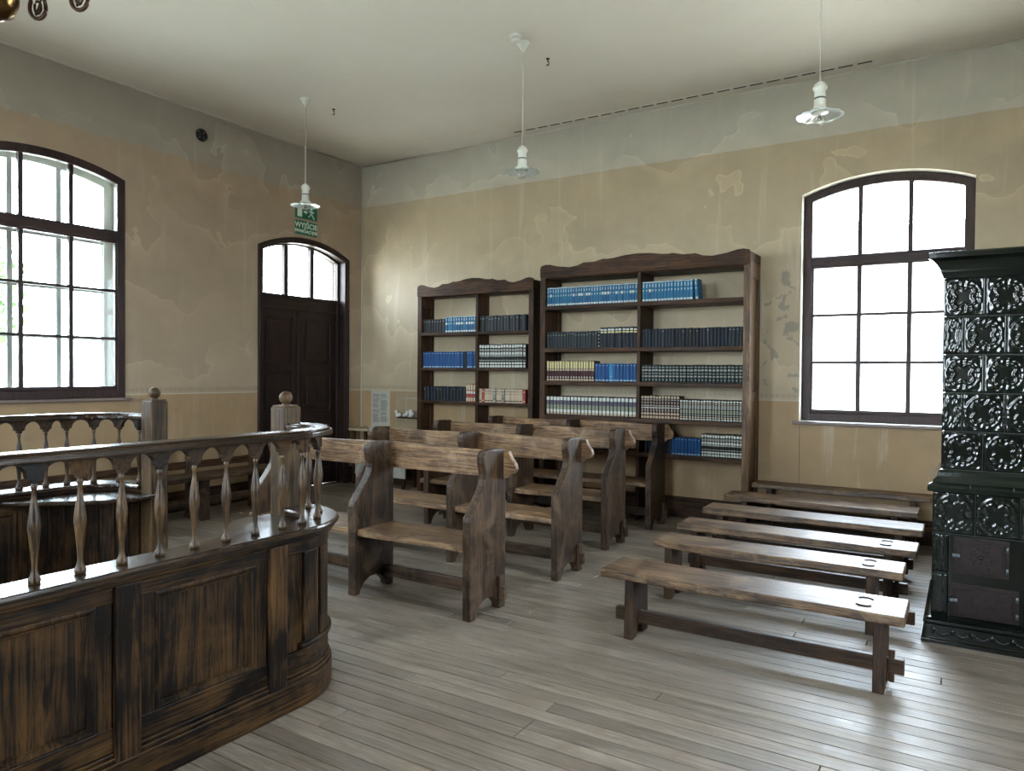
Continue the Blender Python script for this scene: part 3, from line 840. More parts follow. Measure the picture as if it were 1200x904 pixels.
run(['white_black'], 17, 2.315, 3.02, 1.688, .305, FS, 'tall black and cream banded volume, second shelf of the smaller bookcase', 'black and cream set on the smaller bookcase')
run(['black', 'navy'], 13, 1.385, 2.10, 1.244, .195, FS, 'dark volume, third shelf of the smaller bookcase, left bay', 'dark volumes, smaller bookcase third shelf')
run(['red_cream'], 4, 2.105, 2.262, 1.244, .235, FS, 'cream and red volume taller than the dark ones beside it, smaller bookcase', 'cream and red volumes on the smaller bookcase')
run(['cream_red', 'cream_red', 'cream_red', 'cream_red', 'cream_red', 'sage_pattern', 'red'], 16, 2.315, 3.02, 1.244, .175, FS, 'volume in the mostly cream row, third shelf of the smaller bookcase, right bay', 'cream and red row, smaller bookcase right bay')
print('books', NB[0])

# ------------------------------------------------------------------ pews
PANEL = [(.055, 0), (.065, .0), (.075, .03), (.11, .075), (.17, .105), (.24, .11), (.30, .085), (.345, .04), (.355, 0), (.43, 0), (.428, .5), (.425, 1.0), (.42, 1.085), (.41, 1.098),
         (.25, 1.106), (.195, 1.102), (.168, 1.088), (.156, 1.06), (.158, 1.02), (.170, .98), (.180, .945), (.180, .91), (.168, .872), (.14, .83), (.085, .765), (.032, .702), (.010, .678), (.0, .65), (.0, .55), (.004, .3), (.006, 0)]
def wavy_board(mb, x0, x1, y0, y1, z0, z1, amp=.008, seed=0, n=26):
    rg = random.Random(seed); ph = [rg.uniform(0, 6) for _ in range(4)]
    def wv(x, p): return amp * (.6 * sin(x * 5 + p) + .4 * sin(x * 13 + 2 * p))
    vs = []
    for i in range(n + 1):
        x = x0 + (x1 - x0) * i / n
        vs += [(x, y0 + wv(x, ph[0]), z0 + .4 * wv(x, ph[1])), (x, y1 + .5 * wv(x, ph[2]), z0), (x, y1 + .5 * wv(x, ph[2]), z1), (x, y0 + wv(x, ph[0]) + .004, z1 - .003)]
    fs = []
    for i in range(n):
        a = i * 4; b = a + 4
        fs += [(a, b, b + 3, a + 3), (a + 3, b + 3, b + 2, a + 2), (a + 2, b + 2, b + 1, a + 1), (a + 1, b + 1, b, a)]
    fs += [(0, 3, 2, 1), (n * 4, n * 4 + 1, n * 4 + 2, n * 4 + 3)]
    mb.add(vs, fs)
def make_pew(loc, label):
    root = thing('pew', label, 'pew', loc, group=None)
    xs = (-1.06, 0.0, 1.025)
    for k, x in enumerate(xs):
        MB().prism(PANEL, x - .032, x + .032, 'X').obj('end_panel', 'pewdarkZ' if k != 2 else 'pewdarkZ', root, bevel=.007)
    mb = MB(); wavy_board(mb, -1.16, 1.0, .035, .43, .435, .482, seed=5)
    mb.obj('seat', 'pewX', root, bevel=.005)
    # back board with scalloped ears beyond the last panels
    top = []; n = 22
    for i in range(n + 1):
        x = -1.12 + 2.20 * i / n
        top.append((x, 1.085 + .006 * sin(x * 4 + 1)))
    ear_r = [(1.095, 1.085), (1.105, 1.06), (1.118, 1.035), (1.138, 1.012), (1.152, .990), (1.156, .965), (1.146, .940), (1.124, .926), (1.100, .924), (1.086, .915), (1.07, .895)]
    ear_l = [(-x - .03, z) for x, z in ear_r][::-1]
    MB().prism(top + ear_r + ear_l, .395, .435, 'Y').obj('back_board', 'pewX', root, bevel=.006)
    MB().box(-1.20, 1.115, .325, .365, .075, .165).obj('stretcher', 'pewdarkX', root, bevel=.006)
    for x in (1.075, -1.115):
        w = MB(); w.prism([(.315, .04), (.345, .04), (.375, .22), (.375, .235), (.315, .235)], x - .012, x + .012, 'X').obj('wedge', 'pewdarkZ', root, bevel=.004)
    return root
PX = 3.93
pew0 = make_pew((PX, -4.205, 0), 'front wooden pew with knee-shaped end panels, nearest the dark balustrade')
_k = children(pew0)
dup(pew0, (PX + .03, -3.07, 0), 'second wooden pew from the front, right behind the frontmost one', kids=_k)
dup(pew0, (PX - .07, -1.945, 0), 'third wooden pew from the front, second from the bookcases', kids=_k)
dup(pew0, (PX - .06, -.885, 0), 'rearmost wooden pew, directly in front of the larger bookcase', kids=_k)

# ------------------------------------------------------------------ low benches on the right
def make_bench(name, loc, L, W, H, label, seed, legs=None, staples=True, th=.055, tenon=(.10, .10)):
    root = thing(name, label, 'bench', loc)
    h = L / 2
    mb = MB(); wavy_board(mb, -h, h, -W / 2, W / 2, H - th, H, amp=.010, seed=seed)
    mb.obj('seat', 'benchX', root, bevel=.008)
    xl, xr = legs or (-h + .20, h - .13)
    hw = min(.13, W / 2 - .03)
    for x in (xl, xr):
        pts = [(-hw, 0), (-hw + .075, 0), (-hw + .085, .03), (-.03, .07), (.03, .07), (hw - .085, .03), (hw - .075, 0), (hw, 0), (hw - .012, H - th), (-hw + .012, H - th)]
        MB().prism(pts, x - .028, x + .028, 'X').obj('leg', 'benchlegZ', root, bevel=.005)
        sg = -1 if x == xl else 1
        xx = x + sg * .05
        MB().prism([(-.016, .03), (.012, .03), (.03, .19), (-.016, .20)], xx - .014, xx + .014, 'X').obj('wedge', 'benchlegZ', root, bevel=.003)
    MB().box(xl - tenon[0], xr + tenon[1], -.02, .02, .075, .155).obj('stretcher', 'benchlegX', root, bevel=.005)
    if staples:
        for y in (-.05, .05):
            pts = []
            for i in range(9):
                a = pi * (.1 + .8 * i / 8)
                pts.append((h - .20 - .035 * cos(a), y + (1 if y > 0 else -1) * .03 * sin(a), H + .001))
            MB().tube(pts, .005, 6).obj('iron_staple', 'dark_metal', root)
    return root
make_bench('bench', (6.62, -3.78, 0), 1.66, .34, .425, 'nearest low wooden bench, the longest in view, with iron staples on the seat', 1, legs=(-.66, .71), tenon=(.13, .11))
make_bench('bench', (6.58, -2.88, 0), 1.60, .31, .425, 'second low wooden bench counted from the nearest', 2, legs=(-.70, .62), tenon=(.06, .24))
make_bench('bench', (6.57, -2.20, 0), 1.70, .31, .425, 'third low wooden bench, in the middle of the stack of rows', 3, legs=(-.72, .67), tenon=(.08, .12))
make_bench('bench', (6.55, -1.40, 0), 1.74, .32, .425, 'fourth low wooden bench, second in front of the back wall bench', 4, legs=(-.72, .70), staples=False)
make_bench('bench', (6.50, -.615, 0), 1.70, .33, .43, 'fifth low wooden bench, just in front of the one at the wall', 5, legs=(-.66, .66), staples=False)
make_bench('bench', (6.62, -.20, 0), 1.62, .26, .505, 'slightly higher wooden bench pushed against the wall under the back window', 6, legs=(-.64, .66), staples=False, th=.05)

# ------------------------------------------------------------------ balustraded enclosure
CXE = 3.815
def arc_pts(side, R, c, a0=0.0, a1=pi / 2, n=12):
    """corner curve: side +1 = near (right) rail, -1 = far rail; angle measured from +X towards +Y"""
    out = []
    for i in range(n + 1):
        a = a0 + (a1 - a0) * i / n
        x = c[0] + R * cos(a); y = c[1] + R * sin(a)
        out.append((CXE + side * (x - CXE), y))
    return out
CC = (4.56, -5.60)      # centre of the rounded corner
YE = -8.30
POST = (4.385, 4.505, -5.30, -5.18)
def path(side, off, straight_from=YE):
    """plan polyline of the wall at distance off outside the corner centre: straight run, quarter turn, short return to the post"""
    pts = [(CXE + side * (CC[0] + off - CXE), straight_from)]
    pts += arc_pts(side, off, CC)
    pts.append((CXE + side * (POST[1] - CXE - .005), CC[1] + off))
    return pts
def band(mb, side, o0, o1, z0, z1, a=None, mi=0):
    """solid strip that follows the path between plan offsets o0<o1 and heights z0..z1"""
    A = path(side, o0); B = path(side, o1)
    n = len(A)
    vs = []
    for i in range(n):
        vs += [(A[i][0], A[i][1], z0), (B[i][0], B[i][1], z0), (B[i][0], B[i][1], z1), (A[i][0], A[i][1], z1)]
    fs = []
    for i in range(n - 1):
        k = i * 4; j = k + 4
        for p, q in ((0, 1), (1, 2), (2, 3), (3, 0)):
            f = (k + p, k + q, j + q, j + p)
            fs.append(f)
    fs += [(3, 2, 1, 0), (n * 4 - 4, n * 4 - 3, n * 4 - 2, n * 4 - 1)]
    mb.add(vs, fs, mi)
def panel_mesh(mb, side, xo, y0, y1, z0, z1):
    """fielded panel on the outer and inner face of the straight wall"""
    for face in (1, -1):
        X = xo if face == 1 else xo - .085
        sx = face
        lv = [(0, .0), (.030, -.022), (.045, -.022), (.075, -.006), (.095, -.006)]
        vs = []
        for ins, dep in [(0, 0), (.012, .006), (.020, .005), (.028, -.004), (.034, -.004), (.038, -.014)]:
            X2 = X + sx * dep - sx * .002
            for (y, z) in ((y0 + ins, z0 + ins), (y1 - ins, z0 + ins), (y1 - ins, z1 - ins), (y0 + ins, z1 - ins)):
                vs.append((CXE + side * (X2 - CXE), y, z))
        fs = []
        for k in range(5):
            for i in range(4):
                a = k * 4 + i; b = k * 4 + (i + 1) % 4
                fs.append((a, b, b + 4, a + 4))
        fs.append((20, 21, 22, 23))
        mb.add(vs, fs)
PER = .715
STILES = [-5.745 - PER * k for k in range(4)]
def spindle(c, z0=.87, z1=1.235):
    H = z1 - z0
    prof = [(.0185, 0), (.021, .008), (.020, .018), (.014, .028), (.0125, .036), (.0095, .05), (.0105, .085), (.0165, .15), (.0215, .195), (.0205, .215), (.0150, .26), (.0085, .30), (.0065, .325), (.0105, .335), (.0110, .343), (.008, .350), (.009, H)]
    return prof
sp_mesh = None
def fascia(mb, pts, z_tip, z_top, th):
    """arcaded fascia along a polyline of baluster feet pts: cusped arches between neighbours"""
    def seg(p, q):
        d = Vector((q[0] - p[0], q[1] - p[1])); L = d.length; d.normalize(); nrm = Vector((-d.y, d.x)) * th / 2
        prof = []
        m = L / 2
        # from baluster: tip, small shoulder, cusp, arch
        half = [(0, z_tip), (.011, z_tip), (.014, z_tip + .014), (.026, z_tip + .018), (.0275, z_tip + .023)]
        for i in range(7):
            a = pi / 2 * i / 6
            half.append((m - (m - .0275) * cos(a), z_tip + .023 + .047 * sin(a)))
        prof = half + [(L - s, z) for s, z in reversed(half[:-1])]
        n = len(prof)
        for s0_, s1_ in zip(prof, prof[1:]):
            vs = []
            for sg in (-1, 1):
                for (s, z) in ((s0_[0], s0_[1]), (s1_[0], s1_[1]), (s1_[0], z_top), (s0_[0], z_top)):
                    b = Vector(p) + d * s + nrm * sg
                    vs.append((b.x, b.y, z))
            fcs = [(0, 1, 2, 3), (7, 6, 5, 4), (0, 4, 5, 1)]
            if s0_ is prof[0]: fcs.append((0, 3, 7, 4))
            if s1_ is prof[-1]: fcs.append((1, 5, 6, 2))
            mb.add(vs, fcs)
    for p, q in zip(pts, pts[1:]): seg(p, q)

def balustrade(side, label):
    xo = CC[0] + .42      # outer face X on the near side: 4.98
    root = thing('balustrade', label, 'balustrade', (CXE + side * (xo - CXE), -6.6, 0))
    P = root.location
    def fin(mb, name, mat, bevel=0, par=None):
        o = mb.obj(name, mat, par or root, bevel=bevel)
        for v in o.data.vertices: v.co -= P
        fix_normals(o)
        return o
    mb = MB(); band(mb, side, .34, .395, .02, .80); fin(mb, 'core_wall', 'oakZ')
    mb = MB(); band(mb, side, .325, .435, 0, .135); band(mb, side, .33, .428, .135, .155); band(mb, side, .335, .42, .155, .172); fin(mb, 'plinth', 'oakY', .006)
    mb = MB(); band(mb, side, .335, .415, .172, .27); fin(mb, 'lower_rail', 'oakY', .005)
    mb = MB(); band(mb, side, .335, .415, .742, .81); fin(mb, 'upper_rail', 'oakY', .005)
    mb = MB(); band(mb, side, .320, .438, .806, .826); band(mb, side, .305, .452, .822, .842); fin(mb, 'cap_moulding', 'oakY', .006)
    mb = MB(); band(mb, side, .275, .468, .840, .870); fin(mb, 'cap', 'oaktopY', .012)
    # stiles and fielded panels
    for k, y in enumerate(STILES):
        mb = MB(); x0, x1 = sorted((CXE + side * (xo - .09 - CXE), CXE + side * (xo + .012 - CXE)))
        mb.box(x0, x1, y - .052, y + .052, 0, .806); fin(mb, 'stile', 'oakZ', .006)
        ya, yb = y - PER + .055, y - .055
        xf = xo - .006
        for (a, b) in ((ya, ya + .06), (yb - .06, yb)):
            x0, x1 = sorted((CXE + side * (xf - .078 - CXE), CXE + side * (xf - CXE)))
            mb = MB(); mb.box(x0, x1, a, b, .172, .806); fin(mb, 'panel_stile', 'oakZ', .004)
        mb = MB(); panel_mesh(mb, side, xf, ya + .055, yb - .055, .265, .747); fin(mb, 'fielded_panel', 'oakZ')
    # curved corner: narrow vertical staves with a moulding
    for i in range(5):
        a0 = radians(4 + i * 17.2); a1 = a0 + radians(15.6)
        mb = MB(); A = arc_pts(side, .33, CC, a0, a1, 4); B = arc_pts(side, .418 if i % 2 else .412, CC, a0, a1, 4)
        mb.prism(A + B[::-1], .30, .742, 'Z'); fin(mb, 'curved_stave', 'oakZ', .004)
    mb = MB(); A = arc_pts(side, .33, CC, 0, pi / 2, 12); B = arc_pts(side, .432, CC, 0, pi / 2, 12); mb.prism(A + B[::-1], .275, .305, 'Z'); fin(mb, 'curved_bead', 'oakY', .01)
    # balusters
    ys = [-5.675 - .1555 * k for k in range(17)]
    feet = [(CXE + side * (CC[0] + .37 - CXE), y) for y in ys][::-1]
    cor = arc_pts(side, .37, CC, radians(8), radians(80), 3)
    feet += cor
    global sp_mesh
    if sp_mesh is None:
        mb = MB(); mb.lathe(spindle(0), 12, smooth=False, phase=.2); sp_mesh = mb.mesh('baluster', 'spindleZ')
        for p in sp_mesh.polygons: p.use_smooth = True
    for (x, y) in feet:
        place('baluster', sp_mesh, root, (x - P.x, y - P.y, .87), rot=(0, 0, random.uniform(0, 6)))
    end = (CXE + side * (POST[1] - .004 - CXE), CC[1] + .37)
    mb = MB(); fascia(mb, feet + [end], 1.222, 1.298, .030); fin(mb, 'arcaded_fascia', 'oakX')
    mb = MB(); band(mb, side, .305, .435, 1.297, 1.325); band(mb, side, .32, .42, 1.322, 1.335); fin(mb, 'hand_rail', 'oaktopY', .007)
    # post
    x0, x1 = sorted((CXE + side * (POST[0] - CXE), CXE + side * (POST[1] - CXE)))
    mb = MB(); mb.box(x0, x1, POST[2], POST[3], 0, 1.425); post = fin(mb, 'post', 'postZ', .012)
    mb = MB(); mb.box(x0 + .01, x1 - .01, POST[2] + .01, POST[3] - .01, 1.42, 1.432)
    mb.lathe([(.018, 0), (.022, .006), (.016, .012)], 14, ((x0 + x1) / 2, (POST[2] + POST[3]) / 2, 1.43)); mb.sphere(((x0 + x1) / 2, (POST[2] + POST[3]) / 2, 1.474), .037)
    fin(mb, 'finial', 'postZ', par=post)
    # rounded corner shelf on the inside, under the cap
    pts = arc_pts(side, .335, CC, 0, pi / 2, 8)
    inner = [(POST[0] + .0, -5.262), (4.37, -5.35), (4.355, -5.46), (4.40, -5.57), (4.50, -5.68), (4.63, -5.80), (4.78, -5.92), (4.895, -6.0)]
    pts = pts + [(CXE + side * (x - CXE), y) for x, y in inner]
    mb = MB(); mb.prism(pts, .795, .822, 'Z'); fin(mb, 'corner_shelf', 'oaktopX', .008)
    return root
balustrade(1, 'nearer dark oak balustrade with turned balusters, filling the lower left foreground')
balustrade(-1, 'farther dark oak balustrade of the enclosure, below the left window')

# ------------------------------------------------------------------ bench along the left wall
wb = thing('wall_bench', 'long brown wooden bench with back posts standing along the left wall', 'bench', (.60, -3.75, 0))
WB0, WB1 = -1.75, 1.62
MB().box(-.16, .22, WB0, WB1, .45, .50).obj('seat', 'pewdarkY', wb, bevel=.008)
for y in (-1.5, -.45, .62, 1.45):
    MB().box(.06, .12, y - .05, y + .05, 0, .45).obj('leg', 'pewdarkZ', wb, bevel=.005)
    MB().box(-.20, -.14, y - .04, y + .04, 0, .80).obj('back_post', 'pewdarkZ', wb, bevel=.005)
MB().box(.045, .075, WB0 + .1, WB1 - .1, .16, .25).obj('front_stretcher', 'pewdarkY', wb, bevel=.005)
MB().box(-.205, -.17, WB0, WB1, .54, .62).obj('back_rail', 'caseY', wb, bevel=.005)
MB().box(-.205, -.17, WB0, WB1, .78, .86).obj('top_rail', 'caseY', wb, bevel=.005)

# ------------------------------------------------------------------ tiled stove
SX0, SX1, SY0, SY1 = 7.560, 8.645, -2.83, -1.98
sv = thing('tiled_stove', 'tall dark green glazed tile stove with iron doors at the right edge', 'stove', ((SX0 + SX1) / 2, (SY0 + SY1) / 2, 0))
SC0 = Vector(sv.location)
def sadd(mb, name, mat, bevel=0, par=None, fix=False):
    o = mb.obj(name, mat, par or sv, bevel=bevel)
    for v in o.data.vertices: v.co -= SC0
    if fix: fix_normals(o)
    return o
def rect_profile(mb, x0, x1, y0, y1, prof):
    """moulding around a rectangle; prof: (out, z)"""
    vs = []
    for o, z in prof:
        vs += [(x0 - o, y0 - o, z), (x1 + o, y0 - o, z), (x1 + o, y1 + o, z), (x0 - o, y1 + o, z)]
    fs = [(3, 2, 1, 0)]
    for k in range(len(prof) - 1):
        for i in range(4):
            a = k * 4 + i; b = k * 4 + (i + 1) % 4
            fs.append((a, b, b + 4, a + 4))
    m = (len(prof) - 1) * 4
    fs.append((m, m + 1, m + 2, m + 3))
    mb.add(vs, fs)
UX0, UX1, UY0, UY1 = SX0 + .018, SX1 - .018, SY0 + .018, SY1 - .018
LX0, LX1, LY0, LY1 = SX0 - .040, SX1 + .040, SY0 - .02, SY1 + .02
sadd(MB().box(UX0, UX1, UY0, UY1, .9, 2.24), 'upper_core', 'mortar')
sadd(MB().box(LX0 + .018, LX1 - .018, LY0 + .018, LY1 - .018, .08, .94), 'lower_core', 'mortar')
mb = MB(); rect_profile(mb, SX0, SX1, SY0, SY1, [(0, 2.225), (.006, 2.245), (.016, 2.262), (.016, 2.275), (.03, 2.30), (.05, 2.325), (.066, 2.338), (.080, 2.342), (.080, 2.372), (.072, 2.380), (0, 2.382)])
sadd(mb, 'cornice', 'glaze', .003)
mb = MB(); rect_profile(mb, SX0, SX1, SY0, SY1, [(.066, .920), (.066, .950), (.060, .962), (.040, .975), (.035, .99), (.016, 1.01), (.012, 1.035), (.0, 1.05)])
sadd(mb, 'shoulder_moulding', 'glaze', .003)
for x in (SX0 + .155, SX0 + .37, SX0 + .60, SX0 + .83):
    sadd(MB().box(x, x + .006, SY0 - .064, SY0 - .001, .925, 1.0 - .03), 'shoulder_joint', 'mortar')
mb = MB(); rect_profile(mb, SX0, SX1, SY0 - .02, SY1, [(.085, 0), (.085, .022), (.070, .03), (.066, .11), (.075, .118), (.075, .135), (.05, .15), (.04, .152)])
sadd(mb, 'plinth', 'glaze', .003)
mb = MB()
for i in range(16):                                   # swags in relief on the plinth
    for j in range(9):
        t = j / 8
        x = SX0 - .02 + (i + t) * .1 - 0; 
        if x < LX1: mb.sphere((x, LY0 - .068 + .004, .09 - .035 * sin(pi * t)), .007 + .004 * sin(pi * t), 6, 4)
    mb.sphere((min(LX1, SX0 - .02 + i * .1), LY0 - .066, .075), .012, 6, 4, sz=2)
so = sadd(mb, 'swag_relief', 'glaze')
sadd(MB().box(LX0 - .05, SX0 - .03, SY0 - .06, SY1, 0, .006), 'painted_lit_edge', 'trim_pale')  # pale strip standing in for light caught along the plinth's side edge

def tile_mesh(name, w, h, G=26, phase=0.0, cut=None):
    """glazed relief tile in the XZ plane, front towards -Y. Rim, ring, four lobes and leafy corners in relief."""
    def hgt(u, v):
        x = u * 2 - 1; y = v * 2 - 1
        e = 1 - max(abs(x), abs(y))
        if e < .03: return -.001 + .10 * e
        if e < .075: return .0022
        r = sqrt(x * x + y * y); a = atan2(y, x)
        z = .0
        z += .0050 * math.exp(-((r - .84) / .035) ** 2) * (1 if r < 1.0 else 0)
        q = sqrt((abs(x) - .27) ** 2 + (abs(y) - .27) ** 2)
        if r > .34: z += .0050 * math.exp(-((q - .25) / .04) ** 2)
        if .56 < r < .82: z += .0030 * (.5 + .5 * cos(16 * a + phase + 9 * r)) * sin(pi * (r - .56) / .26)
        if r > .90: z += .0028 * (.5 + .5 * cos(12 * (abs(x) + abs(y)) + phase)) * (.5 + .5 * cos(9 * (abs(x) - abs(y))))
        return z
    vs = []; fs = []
    g = .003
    for j in range(G + 1):
        for i in range(G + 1):
            u = i / G; v = j / G
            vs.append((g + (w - 2 * g) * u, -hgt(u, v) - .003, g + (h - 2 * g) * v))
    for j in range(G):
        for i in range(G):
            a = j * (G + 1) + i
            fs.append((a, a + 1, a + G + 2, a + G + 1))
    k = len(vs)
    vs += [(g, .02, g), (w - g, .02, g), (w - g, .02, h - g), (g, .02, h - g)]
    B = [j for j in range(G + 1)]; R = [j * (G + 1) + G for j in range(G + 1)]; T = [G * (G + 1) + i for i in range(G, -1, -1)]; Lf = [j * (G + 1) for j in range(G, -1, -1)]
    fs.append(tuple(B[::-1]) + (k, k + 1)); fs.append(tuple(R[::-1]) + (k + 1, k + 2)); fs.append(tuple(T[::-1]) + (k + 2, k + 3)); fs.append(tuple(Lf[::-1]) + (k + 3, k))
    mb = MB(); mb.add(vs, fs, 0, True)
    return mb.mesh(name, 'glaze')
tm = {}
def tile(w, h, ph=0.0):
    key = (round(w, 3), round(h, 3), ph)
    if key not in tm: tm[key] = tile_mesh('stove_tile', w, h, phase=ph, G=32 if w > .15 else 22)
    return tm[key]
ZR = [1.052, 1.288, 1.524, 1.758, 1.992, 2.226]
PW = .217
for r in range(5):
    z0, z1 = ZR[r], ZR[r + 1]
    stag = r % 2 == 1
    xs = [SX0] + [SX0 + PW * (k + (.5 if stag else 1)) for k in range(5 if stag else 4)] + [SX1]
    for a, b in zip(xs, xs[1:]):
        place('stove_tile', tile(b - a, z1 - z0, 0.0 if r % 2 else pi), sv, Vector((a, SY0 + .012, z0)) - SC0)
    ys = [SY0 + .012] + [SY0 + .21 * (k + (1 if stag else .5)) for k in range(4 if not stag else 3)] + [SY1]
    for a, b in zip(ys, ys[1:]):
        place('stove_tile', tile(b - a, z1 - z0, 0.0 if r % 2 else pi), sv, Vector((SX0 + .012, b, z0)) - SC0, rot=(0, 0, -pi / 2))
LZ = [.150, .415, .660, .918]
LPW = .225
doors = [(.125, .440)]
for r in range(3):
    z0, z1 = LZ[r], LZ[r + 1]
    if r == 2: xs = [LX0 + LPW * k for k in range(5)] + [LX1]
    else: xs = [LX0, LX0 + .095, LX0 + .47, LX0 + .70, LX0 + .93, LX1] if r == 1 else [LX0, LX0 + .095, LX0 + .47, LX0 + .70, LX0 + .93, LX1]
    for i, (a, b) in enumerate(zip(xs, xs[1:])):
        if r < 2 and i == 1: continue
        place('stove_tile', tile(b - a, z1 - z0, pi if r == 1 else 0.0), sv, Vector((a, LY0 + .012, z0)) - SC0)
    ys = [LY0 + .012, LY0 + .23, LY0 + .45, LY0 + .67, LY1]
    for a, b in zip(ys, ys[1:]):
        place('stove_tile', tile(b - a, z1 - z0), sv, Vector((LX0 + .012, b, z0)) - SC0, rot=(0, 0, -pi / 2))
# iron doors
def stove_door(x0, x1, z0, z1, nm, bars=False):
    y = LY0
    fr = sadd(MB().box(x0, x1, y - .006, y + .03, z0, z1), nm + '_frame', 'stove_iron', .003)
    mb = MB().box(x0 + .02, x1 - .02, y - .018, y - .006, z0 + .02, z1 - .02)
    for (a, b, c, d) in ((x0 + .03, x1 - .03, z1 - .036, z1 - .030), (x0 + .03, x1 - .03, z0 + .030, z0 + .036)):
        mb.box(a, b, y - .022, y - .018, c, d)
    mb.box(x0 + .03, x0 + .036, y - .022, y - .018, z0 + .03, z1 - .03); mb.box(x1 - .036, x1 - .03, y - .022, y - .018, z0 + .03, z1 - .03)
    cx, cz = (x0 + x1) / 2, (z0 + z1) / 2
    if not bars:
        for k in range(24):
            a = 2 * pi * k / 24; rr = .055 + .02 * cos(6 * a)
            mb.sphere((cx + rr * cos(a), y - .019, cz + rr * sin(a)), .006, 6, 4)
        mb.sphere((cx, y - .019, cz), .014, 8, 5)
    else:
        mb.box(cx - .06, cx + .06, y - .024, y - .018, cz - .03, cz + .03)
    d = sadd(mb, nm, 'stove_iron', .002)
    h = MB().box(x0 - .005, x0 + .035, y - .034, y - .018, cz - .008, cz + .012); h.sphere((x0 + .004, y - .036, cz), .012, 8, 6)
    sadd(h, 'latch', 'steel_grey', .002, par=d)
    for z in (z0 + .05, z1 - .05):
        sadd(MB().tube([(x1 - .012, y - .02, z - .015), (x1 - .012, y - .02, z + .015)], .007), 'hinge', 'steel_grey', par=d)
sadd(MB().box(LX0 + .098, LX0 + .467, LY0 - .002, LY0 + .02, .152, .657), 'door_surround', 'glaze')
stove_door(LX0 + .118, LX0 + .40, .425, .652, 'fire_door')
stove_door(LX0 + .108, LX0 + .452, .165, .365, 'ash_door', True)

# ------------------------------------------------------------------ pendant lamps
def make_pendant(loc, label):
    root = thing('pendant_lamp', label, 'lamp', loc)     # origin on the ceiling
    D = RZ - 3.50
    MB().lathe([(.058, 0), (.056, -.012), (.034, -.052), (.010, -.085), (.006, -.10)][::-1], 18).obj('ceiling_rose', 'porcelain', root)
    MB().tube([(0, 0, -.09), (0, 0, -D + .20)], .0055, 8).obj('cord', 'cord', root)
    MB().lathe([(.008, .235), (.020, .228), (.036, .215), (.042, .200), (.050, .192), (.048, .178), (.038, .165), (.038, .118), (.040, .112), (.040, .06), (.042, .045), (.060, .030), (.064, .018), (.058, .008), (.035, .004)][::-1], 20, (0, 0, -D)).obj('lamp_holder', 'porcelain', root)
    MB().lathe([(.0395, .105), (.0415, .108), (.0415, .114), (.0395, .117)], 20, (0, 0, -D)).obj('metal_band', 'steel_grey', root)
    n = 36; prof = [(.045, .016), (.065, .014), (.10, .006), (.13, -.004), (.150, -.010), (.160, -.010)]
    vs = []; fs = []
    for layer, dz in ((0, 0), (1, -.004)):
        for r, z in prof:
            for i in range(n):
                a = 2 * pi * i / n; k = r / .16
                vs.append((r * cos(a), r * sin(a), z + dz + .004 * k * k * cos(12 * a) - D))
    m = len(prof)
    for L in (0, 1):
        for j in range(m - 1):
            for i in range(n):
                q = [L * m * n + j * n + i, L * m * n + j * n + (i + 1) % n, L * m * n + (j + 1) * n + (i + 1) % n, L * m * n + (j + 1) * n + i]
                fs.append(tuple(q[::-1]) if L == 0 else tuple(q))
    for i in range(n):
        a = (m - 1) * n + i; b = (m - 1) * n + (i + 1) % n
        fs.append((a, b, m * n + b, m * n + a))
    mb = MB(); mb.add(vs, fs, 0, True); mb.obj('glass_shade', 'lamp_glass', root)
    mb = MB(); mb.sphere((0, 0, -D - .035), .042, 18, 12); mb.lathe([(.028, -.004), (.017, .02)], 16, (0, 0, -D)); b = mb.obj('bulb', 'bulb', root)
    mb = MB()
    for i in range(6):
        a = 2 * pi * i / 6; r = .012 if i % 2 else .018
        mb.tube([(.006 * cos(a), .006 * sin(a), -D + .0), (r * cos(a), r * sin(a), -D - .045), (.006 * cos(a + 1), .006 * sin(a + 1), -D - .012)], .0012, 4)
    mb.obj('filament', 'brass', b)
    return root
pl = make_pendant((1.36, -2.325, RZ), 'white pendant lamp with clear glass shade, hanging before the exit sign')
_k = children(pl)
dup(pl, (4.166, -2.253, RZ), 'white pendant lamp with glass shade, middle one, hanging above the bookcases', kids=_k)
dup(pl, (6.765, -2.415, RZ), 'white pendant lamp with glass shade, hanging nearest the back window', kids=_k)

det = thing('smoke_detector', 'small white smoke detector on the ceiling beside the middle pendant', 'smoke detector', (4.175, -2.40, RZ))
MB().lathe([(.055, 0), (.055, -.014), (.046, -.026)][::-1], 20).obj('base', 'white_plastic', det)
MB().lathe([(.034, -.026), (.034, -.034), (.044, -.036), (.040, -.050), (.02, -.056)][::-1], 20).obj('cap', 'white_plastic', det)
def hook(loc, label):
    r = thing('ceiling_hook', label, 'hook', loc)
    MB().lathe([(.02, 0), (.018, -.006), (.006, -.01), (.006, -.03)][::-1], 10).obj('base', 'dark_metal', r)
    MB().tube([(0, 0, -.025), (.012, 0, -.04), (.014, 0, -.055), (.0, 0, -.066), (-.014, 0, -.058)], .006, 6).obj('hook', 'dark_metal', r)
    return r
hook((1.39, -1.93, RZ), 'small black hook in the ceiling beside the left pendant lamp')
hook((4.19, -1.83, RZ), 'small black hook in the ceiling right of the middle pendant lamp')

